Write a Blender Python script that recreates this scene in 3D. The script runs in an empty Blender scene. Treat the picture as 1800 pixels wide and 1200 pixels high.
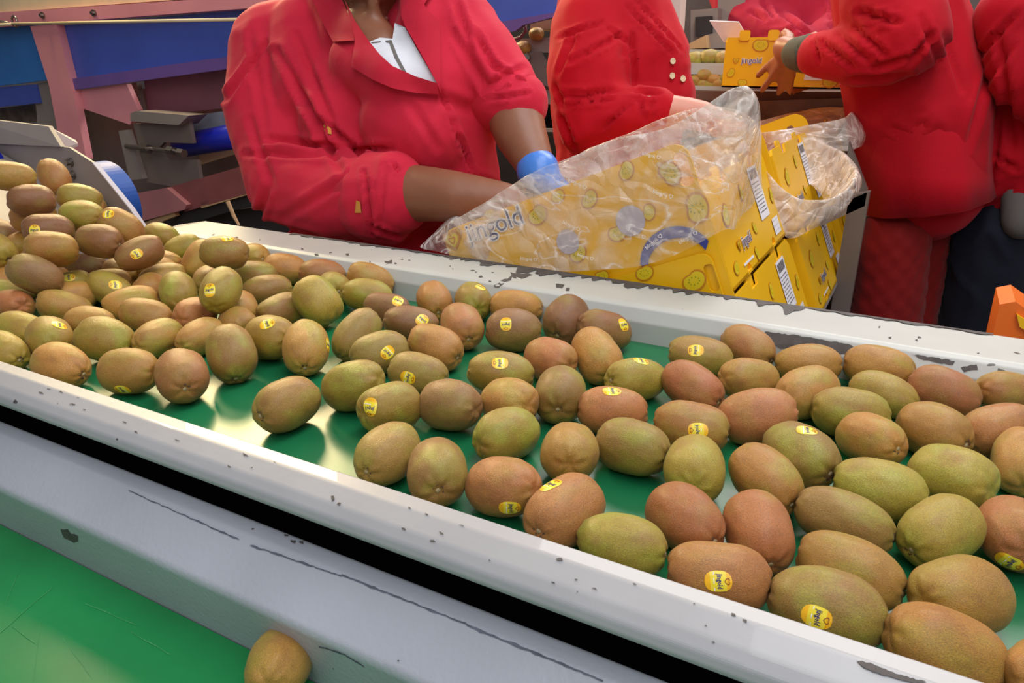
import bpy, bmesh, math, random
from mathutils import Vector, Matrix, noise
from mathutils.bvhtree import BVHTree
from mathutils.geometry import delaunay_2d_cdt
random.seed(7)
S = bpy.context.scene
COL = S.collection
# ---------------------------------------------------------------- camera, world, light
PITCH = math.radians(21.0); HEAD = math.radians(118.8); FPX = 1300.0
CAM = Vector((0, 0, 1.23))
FW = Vector((math.cos(HEAD)*math.cos(PITCH), math.sin(HEAD)*math.cos(PITCH), -math.sin(PITCH)))
RT = Vector((math.sin(HEAD), -math.cos(HEAD), 0)); UP = RT.cross(FW)
cd = bpy.data.cameras.new('camera'); cam = bpy.data.objects.new('camera', cd); COL.objects.link(cam)
cd.sensor_width = 36; cd.lens = 26; cd.clip_start = 0.02
cam.matrix_world = Matrix((( RT.x, UP.x, -FW.x, CAM.x), (RT.y, UP.y, -FW.y, CAM.y), (RT.z, UP.z, -FW.z, CAM.z), (0, 0, 0, 1)))
S.camera = cam
S.view_settings.view_transform = 'Standard'; S.view_settings.look = 'None'
S.view_settings.gamma = 1; S.view_settings.exposure = 0.0; S.view_settings.use_curve_mapping = False
W = bpy.data.worlds.new('world'); S.world = W; W.use_nodes = True
W.node_tree.nodes['Background'].inputs[0].default_value = (0.93, 0.95, 1.0, 1)
W.node_tree.nodes['Background'].inputs[1].default_value = 0.31
def area(name, loc, target, sx, sy, power, color):
    l = bpy.data.lights.new(name, 'AREA'); l.shape = 'RECTANGLE'; l.size = sx; l.size_y = sy; l.energy = power; l.color = color
    o = bpy.data.objects.new(name, l); COL.objects.link(o); o.location = loc
    o.rotation_euler = (Vector(target)-Vector(loc)).to_track_quat('-Z', 'Y').to_euler(); return o
area('warm_hall_lamp', (-3.0, 1.7, 2.6), (-0.5, 0.4, 0.9), 0.42, 0.42, 34, (1.0, 0.78, 0.42))
area('warm_hall_lamp', (-3.1, 2.75, 2.6), (-0.5, 0.5, 0.9), 0.8, 0.6, 72, (1.0, 0.76, 0.40))
area('ceiling_lamp_row', (0.2, 0.7, 3.1), (-0.4, 0.7, 0.9), 2.6, 0.9, 42, (0.96, 0.97, 1.0))
area('near_ceiling_lamp', (0.7, -1.0, 2.7), (-0.4, 1.0, 1.0), 2.0, 1.0, 22, (0.9, 0.95, 1.0))
area('far_ceiling_lamp', (-0.4, 3.4, 3.2), (-0.3, 2.0, 1.0), 2.4, 1.0, 70, (1.0, 0.95, 0.88))

def P(px, py, y):                      # pixel of the 1800x1200 frame met by the world plane at depth y
    r = FW + RT*((px-900)/FPX) - UP*((py-600)/FPX)
    return CAM + r*(y/r.y)
def PZ(px, py, z):
    r = FW + RT*((px-900)/FPX) - UP*((py-600)/FPX)
    return CAM + r*((z-CAM.z)/r.z)
# ---------------------------------------------------------------- helpers
def srgb(r, g, b):
    f = lambda c: ((c/255+0.055)/1.055)**2.4 if c > 10 else c/255/12.92
    return (f(r), f(g), f(b), 1)
MATS = {}
def mat(name, rgb, rough=0.5, metal=0.0, var=0.06, scale=8.0, bump=0.0, bscale=60.0, coat=0.0, sheen=0.0, chips=None, spec=0.5, trans=None):
    if name in MATS: return MATS[name]
    m = bpy.data.materials.new(name); m.use_nodes = True; MATS[name] = m
    nt = m.node_tree; N = nt.nodes; L = nt.links; b = N['Principled BSDF']
    c = srgb(*rgb)
    tc = N.new('ShaderNodeTexCoord'); n = N.new('ShaderNodeTexNoise'); n.inputs['Scale'].default_value = scale; n.inputs['Detail'].default_value = 6
    L.new(tc.outputs['Object'], n.inputs['Vector'])
    r = N.new('ShaderNodeValToRGB'); r.color_ramp.elements[0].position = 0.3; r.color_ramp.elements[1].position = 0.7
    r.color_ramp.elements[0].color = tuple(max(0, v*(1-var*2)) for v in c[:3])+(1,)
    r.color_ramp.elements[1].color = tuple(min(1, v*(1+var)) for v in c[:3])+(1,)
    L.new(n.outputs['Fac'], r.inputs['Fac']); col = r.outputs['Color']
    if chips:
        amt, sc, ccol = chips
        v = N.new('ShaderNodeTexNoise'); v.inputs['Scale'].default_value = sc; v.inputs['Detail'].default_value = 3; v.inputs['Roughness'].default_value = 0.7
        L.new(tc.outputs['Object'], v.inputs['Vector'])
        k = N.new('ShaderNodeMath'); k.operation = 'GREATER_THAN'; k.inputs[1].default_value = amt; L.new(v.outputs['Fac'], k.inputs[0])
        mx = N.new('ShaderNodeMixRGB'); mx.inputs[2].default_value = srgb(*ccol); L.new(k.outputs[0], mx.inputs[0]); L.new(col, mx.inputs[1]); col = mx.outputs[0]
    L.new(col, b.inputs['Base Color'])
    b.inputs['Roughness'].default_value = rough; b.inputs['Metallic'].default_value = metal
    b.inputs['Coat Weight'].default_value = coat; b.inputs['Sheen Weight'].default_value = sheen; b.inputs['Specular IOR Level'].default_value = spec
    if bump:
        bn = N.new('ShaderNodeTexNoise'); bn.inputs['Scale'].default_value = bscale; bn.inputs['Detail'].default_value = 4
        L.new(tc.outputs['Object'], bn.inputs['Vector'])
        bp = N.new('ShaderNodeBump'); bp.inputs['Strength'].default_value = bump; bp.inputs['Distance'].default_value = 0.004
        L.new(bn.outputs['Fac'], bp.inputs['Height']); L.new(bp.outputs['Normal'], b.inputs['Normal'])
    return m
def link(name, me, m, parent=None, smooth=True):
    if m is not None:
        for k in (m if isinstance(m, (list, tuple)) else [m]): me.materials.append(k)
    if smooth:
        for p in me.polygons: p.use_smooth = True
    o = bpy.data.objects.new(name, me); COL.objects.link(o)
    if parent is not None:
        o.parent = parent
        bpy.context.view_layer.update() if False else None
    return o
def obj(name, bm, m, parent=None, smooth=False, recalc=True):
    if recalc: bmesh.ops.recalc_face_normals(bm, faces=bm.faces)
    me = bpy.data.meshes.new(name); bm.to_mesh(me); bm.free()
    return link(name, me, m, parent, smooth)
def tag(o, label, cat, group=None, kind=None):
    if label: o['label'] = label
    if cat: o['category'] = cat
    if group: o['group'] = group
    if kind: o['kind'] = kind
    return o
def empty(name, label=None, cat=None, group=None, loc=(0, 0, 0)):
    o = bpy.data.objects.new(name, None); COL.objects.link(o); o.empty_display_size = 0.05
    return tag(o, label, cat, group)
def box(bm, c, s, R=None, bev=0.0):
    M = Matrix.Translation(Vector(c)) @ (R.to_4x4() if R is not None else Matrix.Identity(4)) @ Matrix.Diagonal((s[0], s[1], s[2], 1))
    g = bmesh.ops.create_cube(bm, size=1, matrix=M)
    if bev:
        es = list({e for v in g['verts'] for e in v.link_edges})
        bmesh.ops.bevel(bm, geom=es, offset=bev, segments=2, affect='EDGES', profile=0.6)
def prism(bm, pts, vec):               # closed solid: polygon pts swept by vec
    a = [bm.verts.new(p) for p in pts]; b = [bm.verts.new(Vector(p)+Vector(vec)) for p in pts]
    bm.faces.new(a); bm.faces.new(b[::-1]); n = len(pts)
    for i in range(n): bm.faces.new((a[i], b[i], b[(i+1) % n], a[(i+1) % n]))
def tube(bm, pts, r, n=10, closed=False, flat=1.0):
    pts = [Vector(p) for p in pts]; rs = r if isinstance(r, (list, tuple)) else [r]*len(pts); rings = []
    prev = None
    for i, p in enumerate(pts):
        if closed: t = (pts[(i+1) % len(pts)]-pts[i-1]).normalized()
        else: t = (pts[min(i+1, len(pts)-1)]-pts[max(i-1, 0)]).normalized()
        u = t.orthogonal().normalized() if prev is None else (prev-t*prev.dot(t)).normalized()
        prev = u; v = t.cross(u)
        rings.append([bm.verts.new(p+(u*math.cos(6.2832*k/n)+v*math.sin(6.2832*k/n)*flat)*rs[i]) for k in range(n)])
    m = len(rings)
    for i in range(m if closed else m-1):
        A, B = rings[i], rings[(i+1) % m]
        for k in range(n): bm.faces.new((A[k], A[(k+1) % n], B[(k+1) % n], B[k]))
    if not closed:
        bm.faces.new(rings[0][::-1]); bm.faces.new(rings[-1])
def capsule(bm, p0, p1, r0, r1, wide=1.0, axis=None, n=14):
    p0, p1 = Vector(p0), Vector(p1); t = p1-p0; L = max(t.length, 1e-5); t.normalize()
    u = (Vector(axis)-t*Vector(axis).dot(t)).normalized() if axis is not None else t.orthogonal().normalized()
    v = t.cross(u); rings = []
    def ring(c, r): rings.append([bm.verts.new(c+u*math.cos(6.2832*k/n)*r*wide+v*math.sin(6.2832*k/n)*r) for k in range(n)])
    for a in (80, 55, 30): ring(p0-t*r0*math.sin(math.radians(a)), r0*math.cos(math.radians(a)))
    for f in (0, 0.33, 0.67, 1): ring(p0.lerp(p1, f), r0+(r1-r0)*f)
    for a in (30, 55, 80): ring(p1+t*r1*math.sin(math.radians(a)), r1*math.cos(math.radians(a)))
    for A, B in zip(rings, rings[1:]):
        for k in range(n): bm.faces.new((A[k], A[(k+1) % n], B[(k+1) % n], B[k]))
    bm.faces.new(rings[0][::-1]); bm.faces.new(rings[-1])
def blob(name, caps, voxel, m, parent, smooth=5, wrinkle=None):
    """union of tapered capsules -> one continuous skin"""
    bm = bmesh.new()
    for c in caps: capsule(bm, *c[:4], **(c[4] if len(c) > 4 else {}))
    bmesh.ops.recalc_face_normals(bm, faces=bm.faces)
    me = bpy.data.meshes.new(name); bm.to_mesh(me); bm.free()
    o = bpy.data.objects.new(name, me); COL.objects.link(o)
    r = o.modifiers.new('r', 'REMESH'); r.mode = 'VOXEL'; r.voxel_size = voxel
    s = o.modifiers.new('s', 'SMOOTH'); s.iterations = smooth; s.factor = 0.5
    dg = bpy.context.evaluated_depsgraph_get(); me2 = bpy.data.meshes.new_from_object(o.evaluated_get(dg))
    bpy.data.objects.remove(o)
    if wrinkle:
        cos = [v.co.copy() for v in me2.vertices]; nos = [v.normal.copy() for v in me2.vertices]
        for v, c, nn in zip(me2.vertices, cos, nos): v.co = c+nn*wrinkle(c)
    me2.name = name
    return link(name, me2, m, parent)
def folds(segs, base=0.003, sc=9.0, seed=0.0, ridge=0.006):
    """cloth relief: soft ridged noise plus creases (p0, p1, width, depth) that pull inward, with a raised lip"""
    def f(c):
        q = c*sc+Vector((seed, seed*2, 0)); q.z *= 0.55
        n1 = 1-abs(noise.noise(q))*2.2; n1 = max(0, n1)**3
        d = base*noise.noise(c*22+Vector((seed, 0, 0)))*0.6+ridge*(n1-0.3)*0.55*(0.5+noise.noise(c*4))
        for a, b, w, dep in segs:
            ab = b-a; t = max(0, min(1, (c-a).dot(ab)/ab.length_squared)); q2 = a+ab*t; r = (c-q2).length
            if r < w*3.2:
                x = r/w; e = math.sin(math.pi*min(1, max(0.05, t*0.9+0.05)))**0.5
                d += dep*e*(-math.exp(-x*x*1.6)+0.55*math.exp(-(x-1.5)**2*2.2))
        return d
    return f
def bvh_of(o):
    me = o.data; return BVHTree.FromPolygons([v.co for v in me.vertices], [p.vertices[:] for p in me.polygons])
def drape(name, poly, bvhs, m, parent, off=0.003, thick=0.003, step=14, fallback=None, smooth_it=0):
    """a flat cloth piece (outline seen from the aisle) laid on the surface under it, with thickness"""
    xs = [p[0] for p in poly]; ys = [p[1] for p in poly]
    pts = []; n = len(poly)
    for i in range(n):
        a, b = Vector(poly[i]), Vector(poly[(i+1) % n]); k = max(1, int((b-a).length/step))
        for j in range(k): pts.append(a.lerp(b, j/k))
    nb = len(pts)
    def inside(q):
        c = False
        for i in range(n):
            (x1, y1), (x2, y2) = poly[i], poly[(i+1) % n]
            if (y1 > q.y) != (y2 > q.y) and q.x < (x2-x1)*(q.y-y1)/(y2-y1)+x1: c = not c
        return c
    y = min(ys)+step/2
    while y < max(ys):
        x = min(xs)+step/2
        while x < max(xs):
            q = Vector((x, y))
            if inside(q) and min((q-p).length for p in pts[:nb]) > step*0.45: pts.append(q)
            x += step
        y += step
    vs, es, fs, *_ = delaunay_2d_cdt([Vector(p) for p in pts], [(i, (i+1) % nb) for i in range(nb)], [list(range(nb))], 1, 1e-4)
    P3 = []; last = fallback
    for v in vs:
        r = (FW+RT*((v.x-900)/FPX)-UP*((v.y-600)/FPX)).normalized(); best = None
        for b in bvhs:
            h = b.ray_cast(CAM, r)
            if h[0] is not None and (best is None or h[3] < best[3]): best = h
        if best is None: P3.append(None)
        else: P3.append((best[0]-r*off, -r))
    dn = [((p[0]-CAM).length) for p in P3 if p]
    avg = sum(dn)/max(1, len(dn)) if dn else 1.2
    D = [(p[0]-CAM).length if p else avg for p in P3]; nbr = [set() for _ in vs]
    for f in fs:
        for i in range(len(f)): nbr[f[i]].add(f[(i+1) % len(f)]); nbr[f[(i+1) % len(f)]].add(f[i])
    for _ in range(smooth_it): D = [min(d, 0.35*d+0.65*sum(D[k] for k in nb_)/len(nb_)+0.0015) if nb_ else d for d, nb_ in zip(D, nbr)]
    out = [CAM+(FW+RT*((v.x-900)/FPX)-UP*((v.y-600)/FPX)).normalized()*d for v, d in zip(vs, D)]
    bm = bmesh.new(); a = [bm.verts.new(p) for p in out]; b = [bm.verts.new(p-(p-CAM).normalized()*thick) for p in out]
    cnt = {}
    for f in fs:
        try: bm.faces.new([b[i] for i in f]); bm.faces.new([a[i] for i in f][::-1])
        except ValueError: continue
        for i in range(len(f)):
            e = (f[i], f[(i+1) % len(f)]); cnt[e] = 1
    for e in cnt:
        if (e[1], e[0]) not in cnt:
            try: bm.faces.new((a[e[0]], a[e[1]], b[e[1]], b[e[0]]))
            except ValueError: pass
    o = obj(name, bm, m, parent, smooth=smooth_it > 0)
    if smooth_it: o.data.set_sharp_from_angle(angle=0.7)
    return o
def text_mesh(s, size, offset=0.0, res=2):
    c = bpy.data.curves.new('t', 'FONT'); c.body = s; c.size = size; c.offset = offset; c.align_x = 'CENTER'; c.align_y = 'CENTER'; c.resolution_u = res
    o = bpy.data.objects.new('t', c); COL.objects.link(o); dg = bpy.context.evaluated_depsgraph_get()
    me = bpy.data.meshes.new_from_object(o.evaluated_get(dg)); V = [v.co.copy() for v in me.vertices]; Fs = [tuple(p.vertices) for p in me.polygons]
    bpy.data.objects.remove(o); bpy.data.curves.remove(c); bpy.data.meshes.remove(me)
    return V, Fs

KIWIS = [
  ((-1.2365, 0.6432, 1.0581, 1.0539, -0.1900, 0.0682, 0.0471), 't', None, False, 'tan kiwi, first from left in top tier on steel chute', 'kiwis coming down the steel chute'),
  ((-1.3294, 0.7607, 1.0353, -0.0839, -0.9142, 0.0681, 0.0494), 't', None, False, 'tan kiwi, third from left in top tier on steel chute', 'kiwis coming down the steel chute'),
  ((-1.1959, 0.7179, 1.0157, 4.0841, 0.2792, 0.0676, 0.0493), 'g', None, False, 'green-tinged kiwi, rightmost in top tier on steel chute', 'kiwis coming down the steel chute'),
  ((-1.1839, 0.6361, 1.0270, 0.9874, -0.1127, 0.0667, 0.0483), 'b', None, False, 'brown kiwi, second from left in top tier on steel chute', 'kiwis coming down the steel chute'),
  ((-1.2167, 0.6520, 0.9948, 1.0768, -0.0093, 0.0679, 0.0499), 't', None, False, 'tan kiwi, second from left in middle tier on steel chute', 'kiwis coming down the steel chute'),
  ((-1.0890, 0.6521, 1.0081, 0.3525, -0.0708, 0.0665, 0.0506), 'g', None, False, 'green-tinged kiwi, fourth from left in middle tier on steel chute', 'kiwis coming down the steel chute'),
  ((-1.0314, 0.6723, 0.9948, 0.5745, -0.6258, 0.0675, 0.0504), 't', (-0.602, -0.595, 0.533, 0.786, -0.041, 0.617), False, 'tan kiwi with yellow sticker, rightmost in middle tier on steel chute', 'kiwis coming down the steel chute'),
  ((-1.0834, 0.5961, 0.9998, 1.0311, -0.1189, 0.0679, 0.0476), 'b', (-0.486, -0.864, 0.129, 0.033, 0.135, 0.99), False, 'brown kiwi with yellow sticker, third from left in middle tier on steel chute', 'kiwis coming down the steel chute'),
  ((-1.0281, 0.5638, 0.9859, 4.1176, 0.2565, 0.0680, 0.0492), 't', None, False, 'tan kiwi, third from left in lowest tier on steel chute', 'kiwis coming down the steel chute'),
  ((-1.0178, 0.6265, 0.9849, 0.3302, -0.1233, 0.0679, 0.0492), 'b', None, True, 'brown kiwi, rightmost in lowest tier on steel chute', 'kiwis coming down the steel chute'),
  ((-1.6383, 0.8053, 0.9379, 0.1456, 0.0128, 0.0665, 0.0505), 'b', None, False, 'brown kiwi, first from left in middle tier on steel chute', 'kiwis coming down the steel chute'),
  ((-1.2753, 0.6237, 0.9668, 0.1793, -0.2963, 0.0667, 0.0505), 'b', None, False, 'brown kiwi, second from left in lowest tier on steel chute', 'kiwis coming down the steel chute'),
  ((-1.1735, 0.5640, 0.9661, 0.0058, -0.3743, 0.0668, 0.0505), 'g', None, False, 'green-tinged kiwi, first from left in lowest tier on steel chute', 'kiwis coming down the steel chute'),
  ((-1.1327, 0.8078, 0.9418, 0.1420, -0.2280, 0.0667, 0.0481), 'g', None, False, 'green-tinged kiwi, first from left in far-rail row, left pile', 'kiwis in the left pile'),
  ((-0.9660, 0.6498, 0.9681, 1.1197, 0.3152, 0.0688, 0.0468), 'b', (-0.159, -0.943, 0.293, -0.989, 0.075, -0.124), False, 'brown kiwi with yellow sticker, fifth from left in middle row, left pile', 'kiwis in the left pile'),
  ((-1.0106, 0.5260, 0.9608, 3.9324, 0.6409, 0.0691, 0.0485), 'b', None, True, 'brown kiwi, third from left in second row from near rail, left pile', 'kiwis in the left pile'),
  ((-1.1164, 0.6569, 0.9239, 3.5967, -0.0675, 0.0665, 0.0480), 'b', None, False, 'brown kiwi, fourth from left in lowest tier on steel chute', 'kiwis coming down the steel chute'),
  ((-1.0414, 0.6642, 0.9233, 3.1130, 0.1438, 0.0666, 0.0466), 't', None, False, 'tan kiwi, third from left in middle row, left pile', 'kiwis in the left pile'),
  ((-1.0407, 0.7318, 0.9230, 3.6538, -0.0222, 0.0684, 0.0465), 't', None, True, 'tan kiwi, only one in second row from far rail, left pile', 'kiwis in the left pile'),
  ((-0.9645, 0.6774, 0.9234, 1.0200, 0.1405, 0.0689, 0.0466), 't', None, False, 'tan kiwi, sixth from left in middle row, left pile', 'kiwis in the left pile'),
  ((-1.0410, 0.5836, 0.9232, 1.3572, 0.2147, 0.0670, 0.0459), 'g', (0.033, -0.561, 0.827, 0.878, -0.384, -0.284), False, 'green-tinged kiwi with yellow sticker, first from left in middle row, left pile', 'kiwis in the left pile'),
  ((-0.9735, 0.6001, 0.9260, 0.4033, -0.5072, 0.0674, 0.0469), 'g', (0.302, -0.514, 0.803, -0.755, -0.624, -0.202), False, 'green-tinged kiwi with yellow sticker, second from left in middle row, left pile', 'kiwis in the left pile'),
  ((-1.0838, 0.5230, 0.9223, 0.5173, -0.2616, 0.0669, 0.0437), 'g', None, False, 'green-tinged kiwi, first from left in second row from near rail, left pile', 'kiwis in the left pile'),
  ((-1.0260, 0.4969, 0.9231, 3.0437, -0.2127, 0.0673, 0.0457), 'r', None, True, 'reddish-brown kiwi, second from left in second row from near rail, left pile', 'kiwis in the left pile'),
  ((-0.9547, 0.5224, 0.9247, 0.8119, -0.4265, 0.0687, 0.0453), 't', None, False, 'tan kiwi, fourth from left in second row from near rail, left pile', 'kiwis in the left pile'),
  ((-0.9022, 0.5815, 0.9224, 1.0257, 0.0703, 0.0725, 0.0451), 't', None, False, 'tan kiwi, fourth from left in middle row, left pile', 'kiwis in the left pile'),
  ((-0.8340, 0.5543, 0.9235, 0.4772, -0.3057, 0.0671, 0.0453), 't', None, False, 'tan kiwi, seventh from left in second row from near rail, left pile', 'kiwis in the left pile'),
  ((-0.8789, 0.5076, 0.9213, 0.3212, -0.0882, 0.0666, 0.0433), 't', None, False, 'tan kiwi, fifth from left in second row from near rail, left pile', 'kiwis in the left pile'),
  ((-0.9302, 0.4518, 0.9218, 3.2827, 0.0814, 0.0676, 0.0441), 'g', None, True, 'green-tinged kiwi, second from left in near-rail row, left pile', 'kiwis in the left pile'),
  ((-0.8597, 0.4464, 0.9246, -0.4340, -0.0674, 0.0666, 0.0494), 'g', (0.364, 0.49, 0.792, 0.018, 0.847, -0.531), False, 'green-tinged kiwi with yellow sticker, third from left in near-rail row, left pile', 'kiwis in the left pile'),
  ((-0.7943, 0.4722, 0.9263, 3.5083, 0.3092, 0.0676, 0.0522), 'g', None, True, 'green-tinged kiwi, sixth from left in second row from near rail, left pile', 'kiwis in the left pile'),
  ((-0.8771, 0.4029, 0.9209, -0.0105, -0.1663, 0.0669, 0.0433), 'g', None, False, 'green-tinged kiwi, first from left in near-rail row, left pile', 'kiwis in the left pile'),
  ((-0.7701, 0.4055, 0.9236, 6.3813, -0.1290, 0.0696, 0.0472), 't', None, True, 'tan kiwi, fourth from left in near-rail row, left pile', 'kiwis in the left pile'),
  ((-0.6916, 0.4287, 0.9249, 3.3922, -0.0686, 0.0664, 0.0499), 't', (-0.197, 0.845, -0.497, 0.986, 0.168, -0.01), False, 'tan kiwi with yellow sticker, fifth from left in near-rail row, left pile', 'kiwis in the left pile'),
  ((-0.7558, 0.5121, 0.9218, 1.7024, -0.0261, 0.0666, 0.0438), 't', None, False, 'tan kiwi, rightmost in second row from near rail, left pile', 'kiwis in the left pile'),
  ((-0.7868, 0.5902, 0.9221, 1.7835, -0.1437, 0.0663, 0.0454), 'r', None, False, 'reddish-brown kiwi, first from left in middle row, left-centre belt', 'kiwis on the belt'),
  ((-0.7522, 0.6297, 0.9239, 5.6456, -0.0883, 0.0649, 0.0489), 't', None, True, 'tan kiwi, third from left in middle row, left-centre belt', 'kiwis on the belt'),
  ((-0.7178, 0.5406, 0.9209, 1.6976, 0.0161, 0.0665, 0.0439), 't', None, False, 'tan kiwi, first from left in second row from near rail, left-centre belt', 'kiwis on the belt'),
  ((-0.6301, 0.4452, 0.9262, 5.6899, -0.0751, 0.0679, 0.0517), 'r', None, True, 'reddish-brown kiwi, rightmost in near-rail row, left pile', 'kiwis in the left pile'),
  ((-0.6263, 0.5065, 0.9305, -0.6374, -0.6612, 0.0690, 0.0534), 'o', None, True, 'olive kiwi, second from left in second row from near rail, left-centre belt', 'kiwis on the belt'),
  ((-0.8613, 0.6247, 0.9312, 2.5287, 0.4030, 0.0669, 0.0504), 'g', None, False, 'green-tinged kiwi, rightmost in middle row, left pile', 'kiwis in the left pile'),
  ((-0.9774, 0.7557, 0.9323, 1.4104, 0.8762, 0.0700, 0.0482), 't', None, False, 'tan kiwi, first from left in second row from far rail, left-centre belt', 'kiwis on the belt'),
  ((-0.8423, 0.6945, 0.9739, 3.7168, 0.0723, 0.0690, 0.0490), 'o', (-0.204, 0.255, 0.945, -0.882, -0.472, -0.008), True, 'olive kiwi resting on top of the others beside the far rail end', 'kiwis on the belt'),
  ((-0.7414, 0.5979, 0.9602, 2.0639, 0.4101, 0.0669, 0.0494), 'g', (-0.658, 0.074, 0.749, 0.837, 0.13, 0.531), False, 'green-tinged kiwi with yellow sticker, second from left in middle row, left-centre belt', 'kiwis on the belt'),
  ((-0.8931, 0.7025, 0.9232, 2.2638, 0.0002, 0.0665, 0.0469), 't', None, False, 'tan kiwi, second from left in second row from far rail, left-centre belt', 'kiwis on the belt'),
  ((-1.0753, 0.8035, 0.9276, 0.7956, 0.2744, 0.0668, 0.0470), 'g', None, False, 'green-tinged kiwi, second from left in far-rail row, left pile', 'kiwis in the left pile'),
  ((-0.9117, 0.8070, 0.9324, -0.3238, 0.1167, 0.0664, 0.0480), 't', None, False, 'tan kiwi, first from left in far-rail row, left-centre belt', 'kiwis on the belt'),
  ((-0.8480, 0.7498, 0.9255, 3.7558, 0.1719, 0.0674, 0.0464), 'o', None, False, 'olive kiwi, fourth from left in second row from far rail, left-centre belt', 'kiwis on the belt'),
  ((-0.8417, 0.8023, 0.9244, 3.6953, 0.2152, 0.0685, 0.0488), 't', None, False, 'tan kiwi, second from left in far-rail row, left-centre belt', 'kiwis on the belt'),
  ((-0.7832, 0.7095, 0.9231, 0.8408, 0.0133, 0.0694, 0.0465), 'o', None, False, 'olive kiwi, fifth from left in second row from far rail, left-centre belt', 'kiwis on the belt'),
  ((-0.7080, 0.6610, 0.9198, 1.3258, 0.0294, 0.0678, 0.0456), 'o', None, False, 'olive kiwi, fourth from left in middle row, left-centre belt', 'kiwis on the belt'),
  ((-0.6310, 0.5671, 0.9274, -0.0625, 0.1701, 0.0663, 0.0538), 'g', (0.476, -0.446, 0.758, 0.649, 0.753, 0.112), False, 'green-tinged kiwi with yellow sticker, third from left in second row from near rail, left-centre belt', 'kiwis on the belt'),
  ((-0.6615, 0.6793, 0.9360, 3.1492, 0.8254, 0.0709, 0.0565), 'g', None, False, 'green-tinged kiwi, rightmost in middle row, left-centre belt', 'kiwis on the belt'),
  ((-0.7677, 0.8038, 0.9253, 0.6383, -0.1784, 0.0711, 0.0476), 'r', None, False, 'reddish-brown kiwi, rightmost in far-rail row, left-centre belt', 'kiwis on the belt'),
  ((-0.7094, 0.7645, 0.9235, -0.6444, 0.1151, 0.0664, 0.0471), 'g', None, False, 'green-tinged kiwi, rightmost in second row from far rail, left-centre belt', 'kiwis on the belt'),
  ((-0.6767, 0.8065, 0.9294, 3.5987, 0.3711, 0.0713, 0.0477), 't', None, False, 'tan kiwi, first from left in far-rail row, central belt', 'kiwis on the belt'),
  ((-0.6436, 0.7566, 0.9244, 0.5933, -0.2050, 0.0708, 0.0477), 'g', None, False, 'green-tinged kiwi, first from left in second row from far rail, central belt', 'kiwis on the belt'),
  ((-0.5870, 0.7283, 0.9215, 0.0896, -0.0539, 0.0667, 0.0447), 'b', (0.59, -0.268, 0.762, -0.15, 0.906, 0.397), False, 'brown kiwi with yellow sticker, second from left in second row from far rail, central belt', 'kiwis on the belt'),
  ((-0.5492, 0.6232, 0.9277, 4.5765, -0.5734, 0.0708, 0.0476), 'o', None, True, 'olive kiwi, first from left in middle row, central belt', 'kiwis on the belt'),
  ((-0.5710, 0.5616, 0.9281, 5.4040, -0.3903, 0.0699, 0.0519), 't', (0.085, 0.98, 0.182, 0.92, 0.013, -0.391), True, 'tan kiwi with yellow sticker, rightmost in second row from near rail, left-centre belt', 'kiwis on the belt'),
  ((-0.5241, 0.6941, 0.9230, 0.5266, -0.1913, 0.0712, 0.0455), 'b', (0.378, -0.711, 0.593, 0.512, 0.646, 0.566), False, 'brown kiwi with yellow sticker, third from left in second row from far rail, central belt', 'kiwis on the belt'),
  ((-0.4948, 0.5968, 0.9243, 0.9325, 0.1148, 0.0674, 0.0488), 'o', (0.111, -0.937, 0.33, -0.865, -0.231, -0.445), False, 'olive kiwi with yellow sticker, second from left in middle row, central belt', 'kiwis on the belt'),
  ((-0.5480, 0.7807, 0.9248, -0.8139, -0.2370, 0.0659, 0.0491), 't', None, True, 'tan kiwi, second from left in far-rail row, central belt', 'kiwis on the belt'),
  ((-0.5003, 0.8023, 0.9256, 2.3217, 0.0354, 0.0664, 0.0504), 'g', (-0.292, -0.33, 0.898, 0.803, -0.596, -0.02), False, 'green-tinged kiwi with yellow sticker, rightmost in far-rail row, central belt', 'kiwis on the belt'),
  ((-0.4584, 0.7090, 0.9261, 5.5149, -0.2056, 0.0674, 0.0511), 'r', None, True, 'reddish-brown kiwi, rightmost in second row from far rail, central belt', 'kiwis on the belt'),
  ((-0.4505, 0.6400, 0.9251, 6.1626, -0.1992, 0.0710, 0.0489), 't', None, True, 'tan kiwi, rightmost in middle row, central belt', 'kiwis on the belt'),
  ((-0.4295, 0.5767, 0.9210, 0.2304, -0.1026, 0.0671, 0.0438), 'o', (-0.091, -0.986, 0.142, 0.99, -0.077, -0.118), False, 'olive kiwi with yellow sticker, third from left in second row from near rail, central belt', 'kiwis on the belt'),
  ((-0.4378, 0.8081, 0.9257, 0.3482, -0.0430, 0.0717, 0.0451), 't', None, False, 'tan kiwi, first from left in far-rail row, belt below cartons', 'kiwis on the belt'),
  ((-0.3978, 0.7278, 0.9261, 0.4713, -0.0430, 0.0698, 0.0513), 'b', (-0.267, -0.776, 0.571, 0.039, -0.598, -0.8), False, 'brown stickered kiwi, first from left in second row from far rail, belt below cartons', 'kiwis on the belt'),
  ((-0.3566, 0.7879, 0.9277, 4.7807, -0.3524, 0.0677, 0.0561), 'b', None, True, 'brown kiwi, second from left in far-rail row, belt below cartons', 'kiwis on the belt'),
  ((-0.3024, 0.7805, 0.9264, 0.5781, -0.3004, 0.0683, 0.0472), 'b', (0.456, -0.556, 0.695, 0.552, -0.511, -0.659), False, 'brown kiwi with yellow sticker, rightmost in far-rail row, belt below cartons', 'kiwis on the belt'),
  ((-0.2775, 0.6965, 0.9275, 5.5247, -0.2906, 0.0721, 0.0522), 't', None, True, 'tan kiwi, second from left in second row from far rail, belt below cartons', 'kiwis on the belt'),
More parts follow.
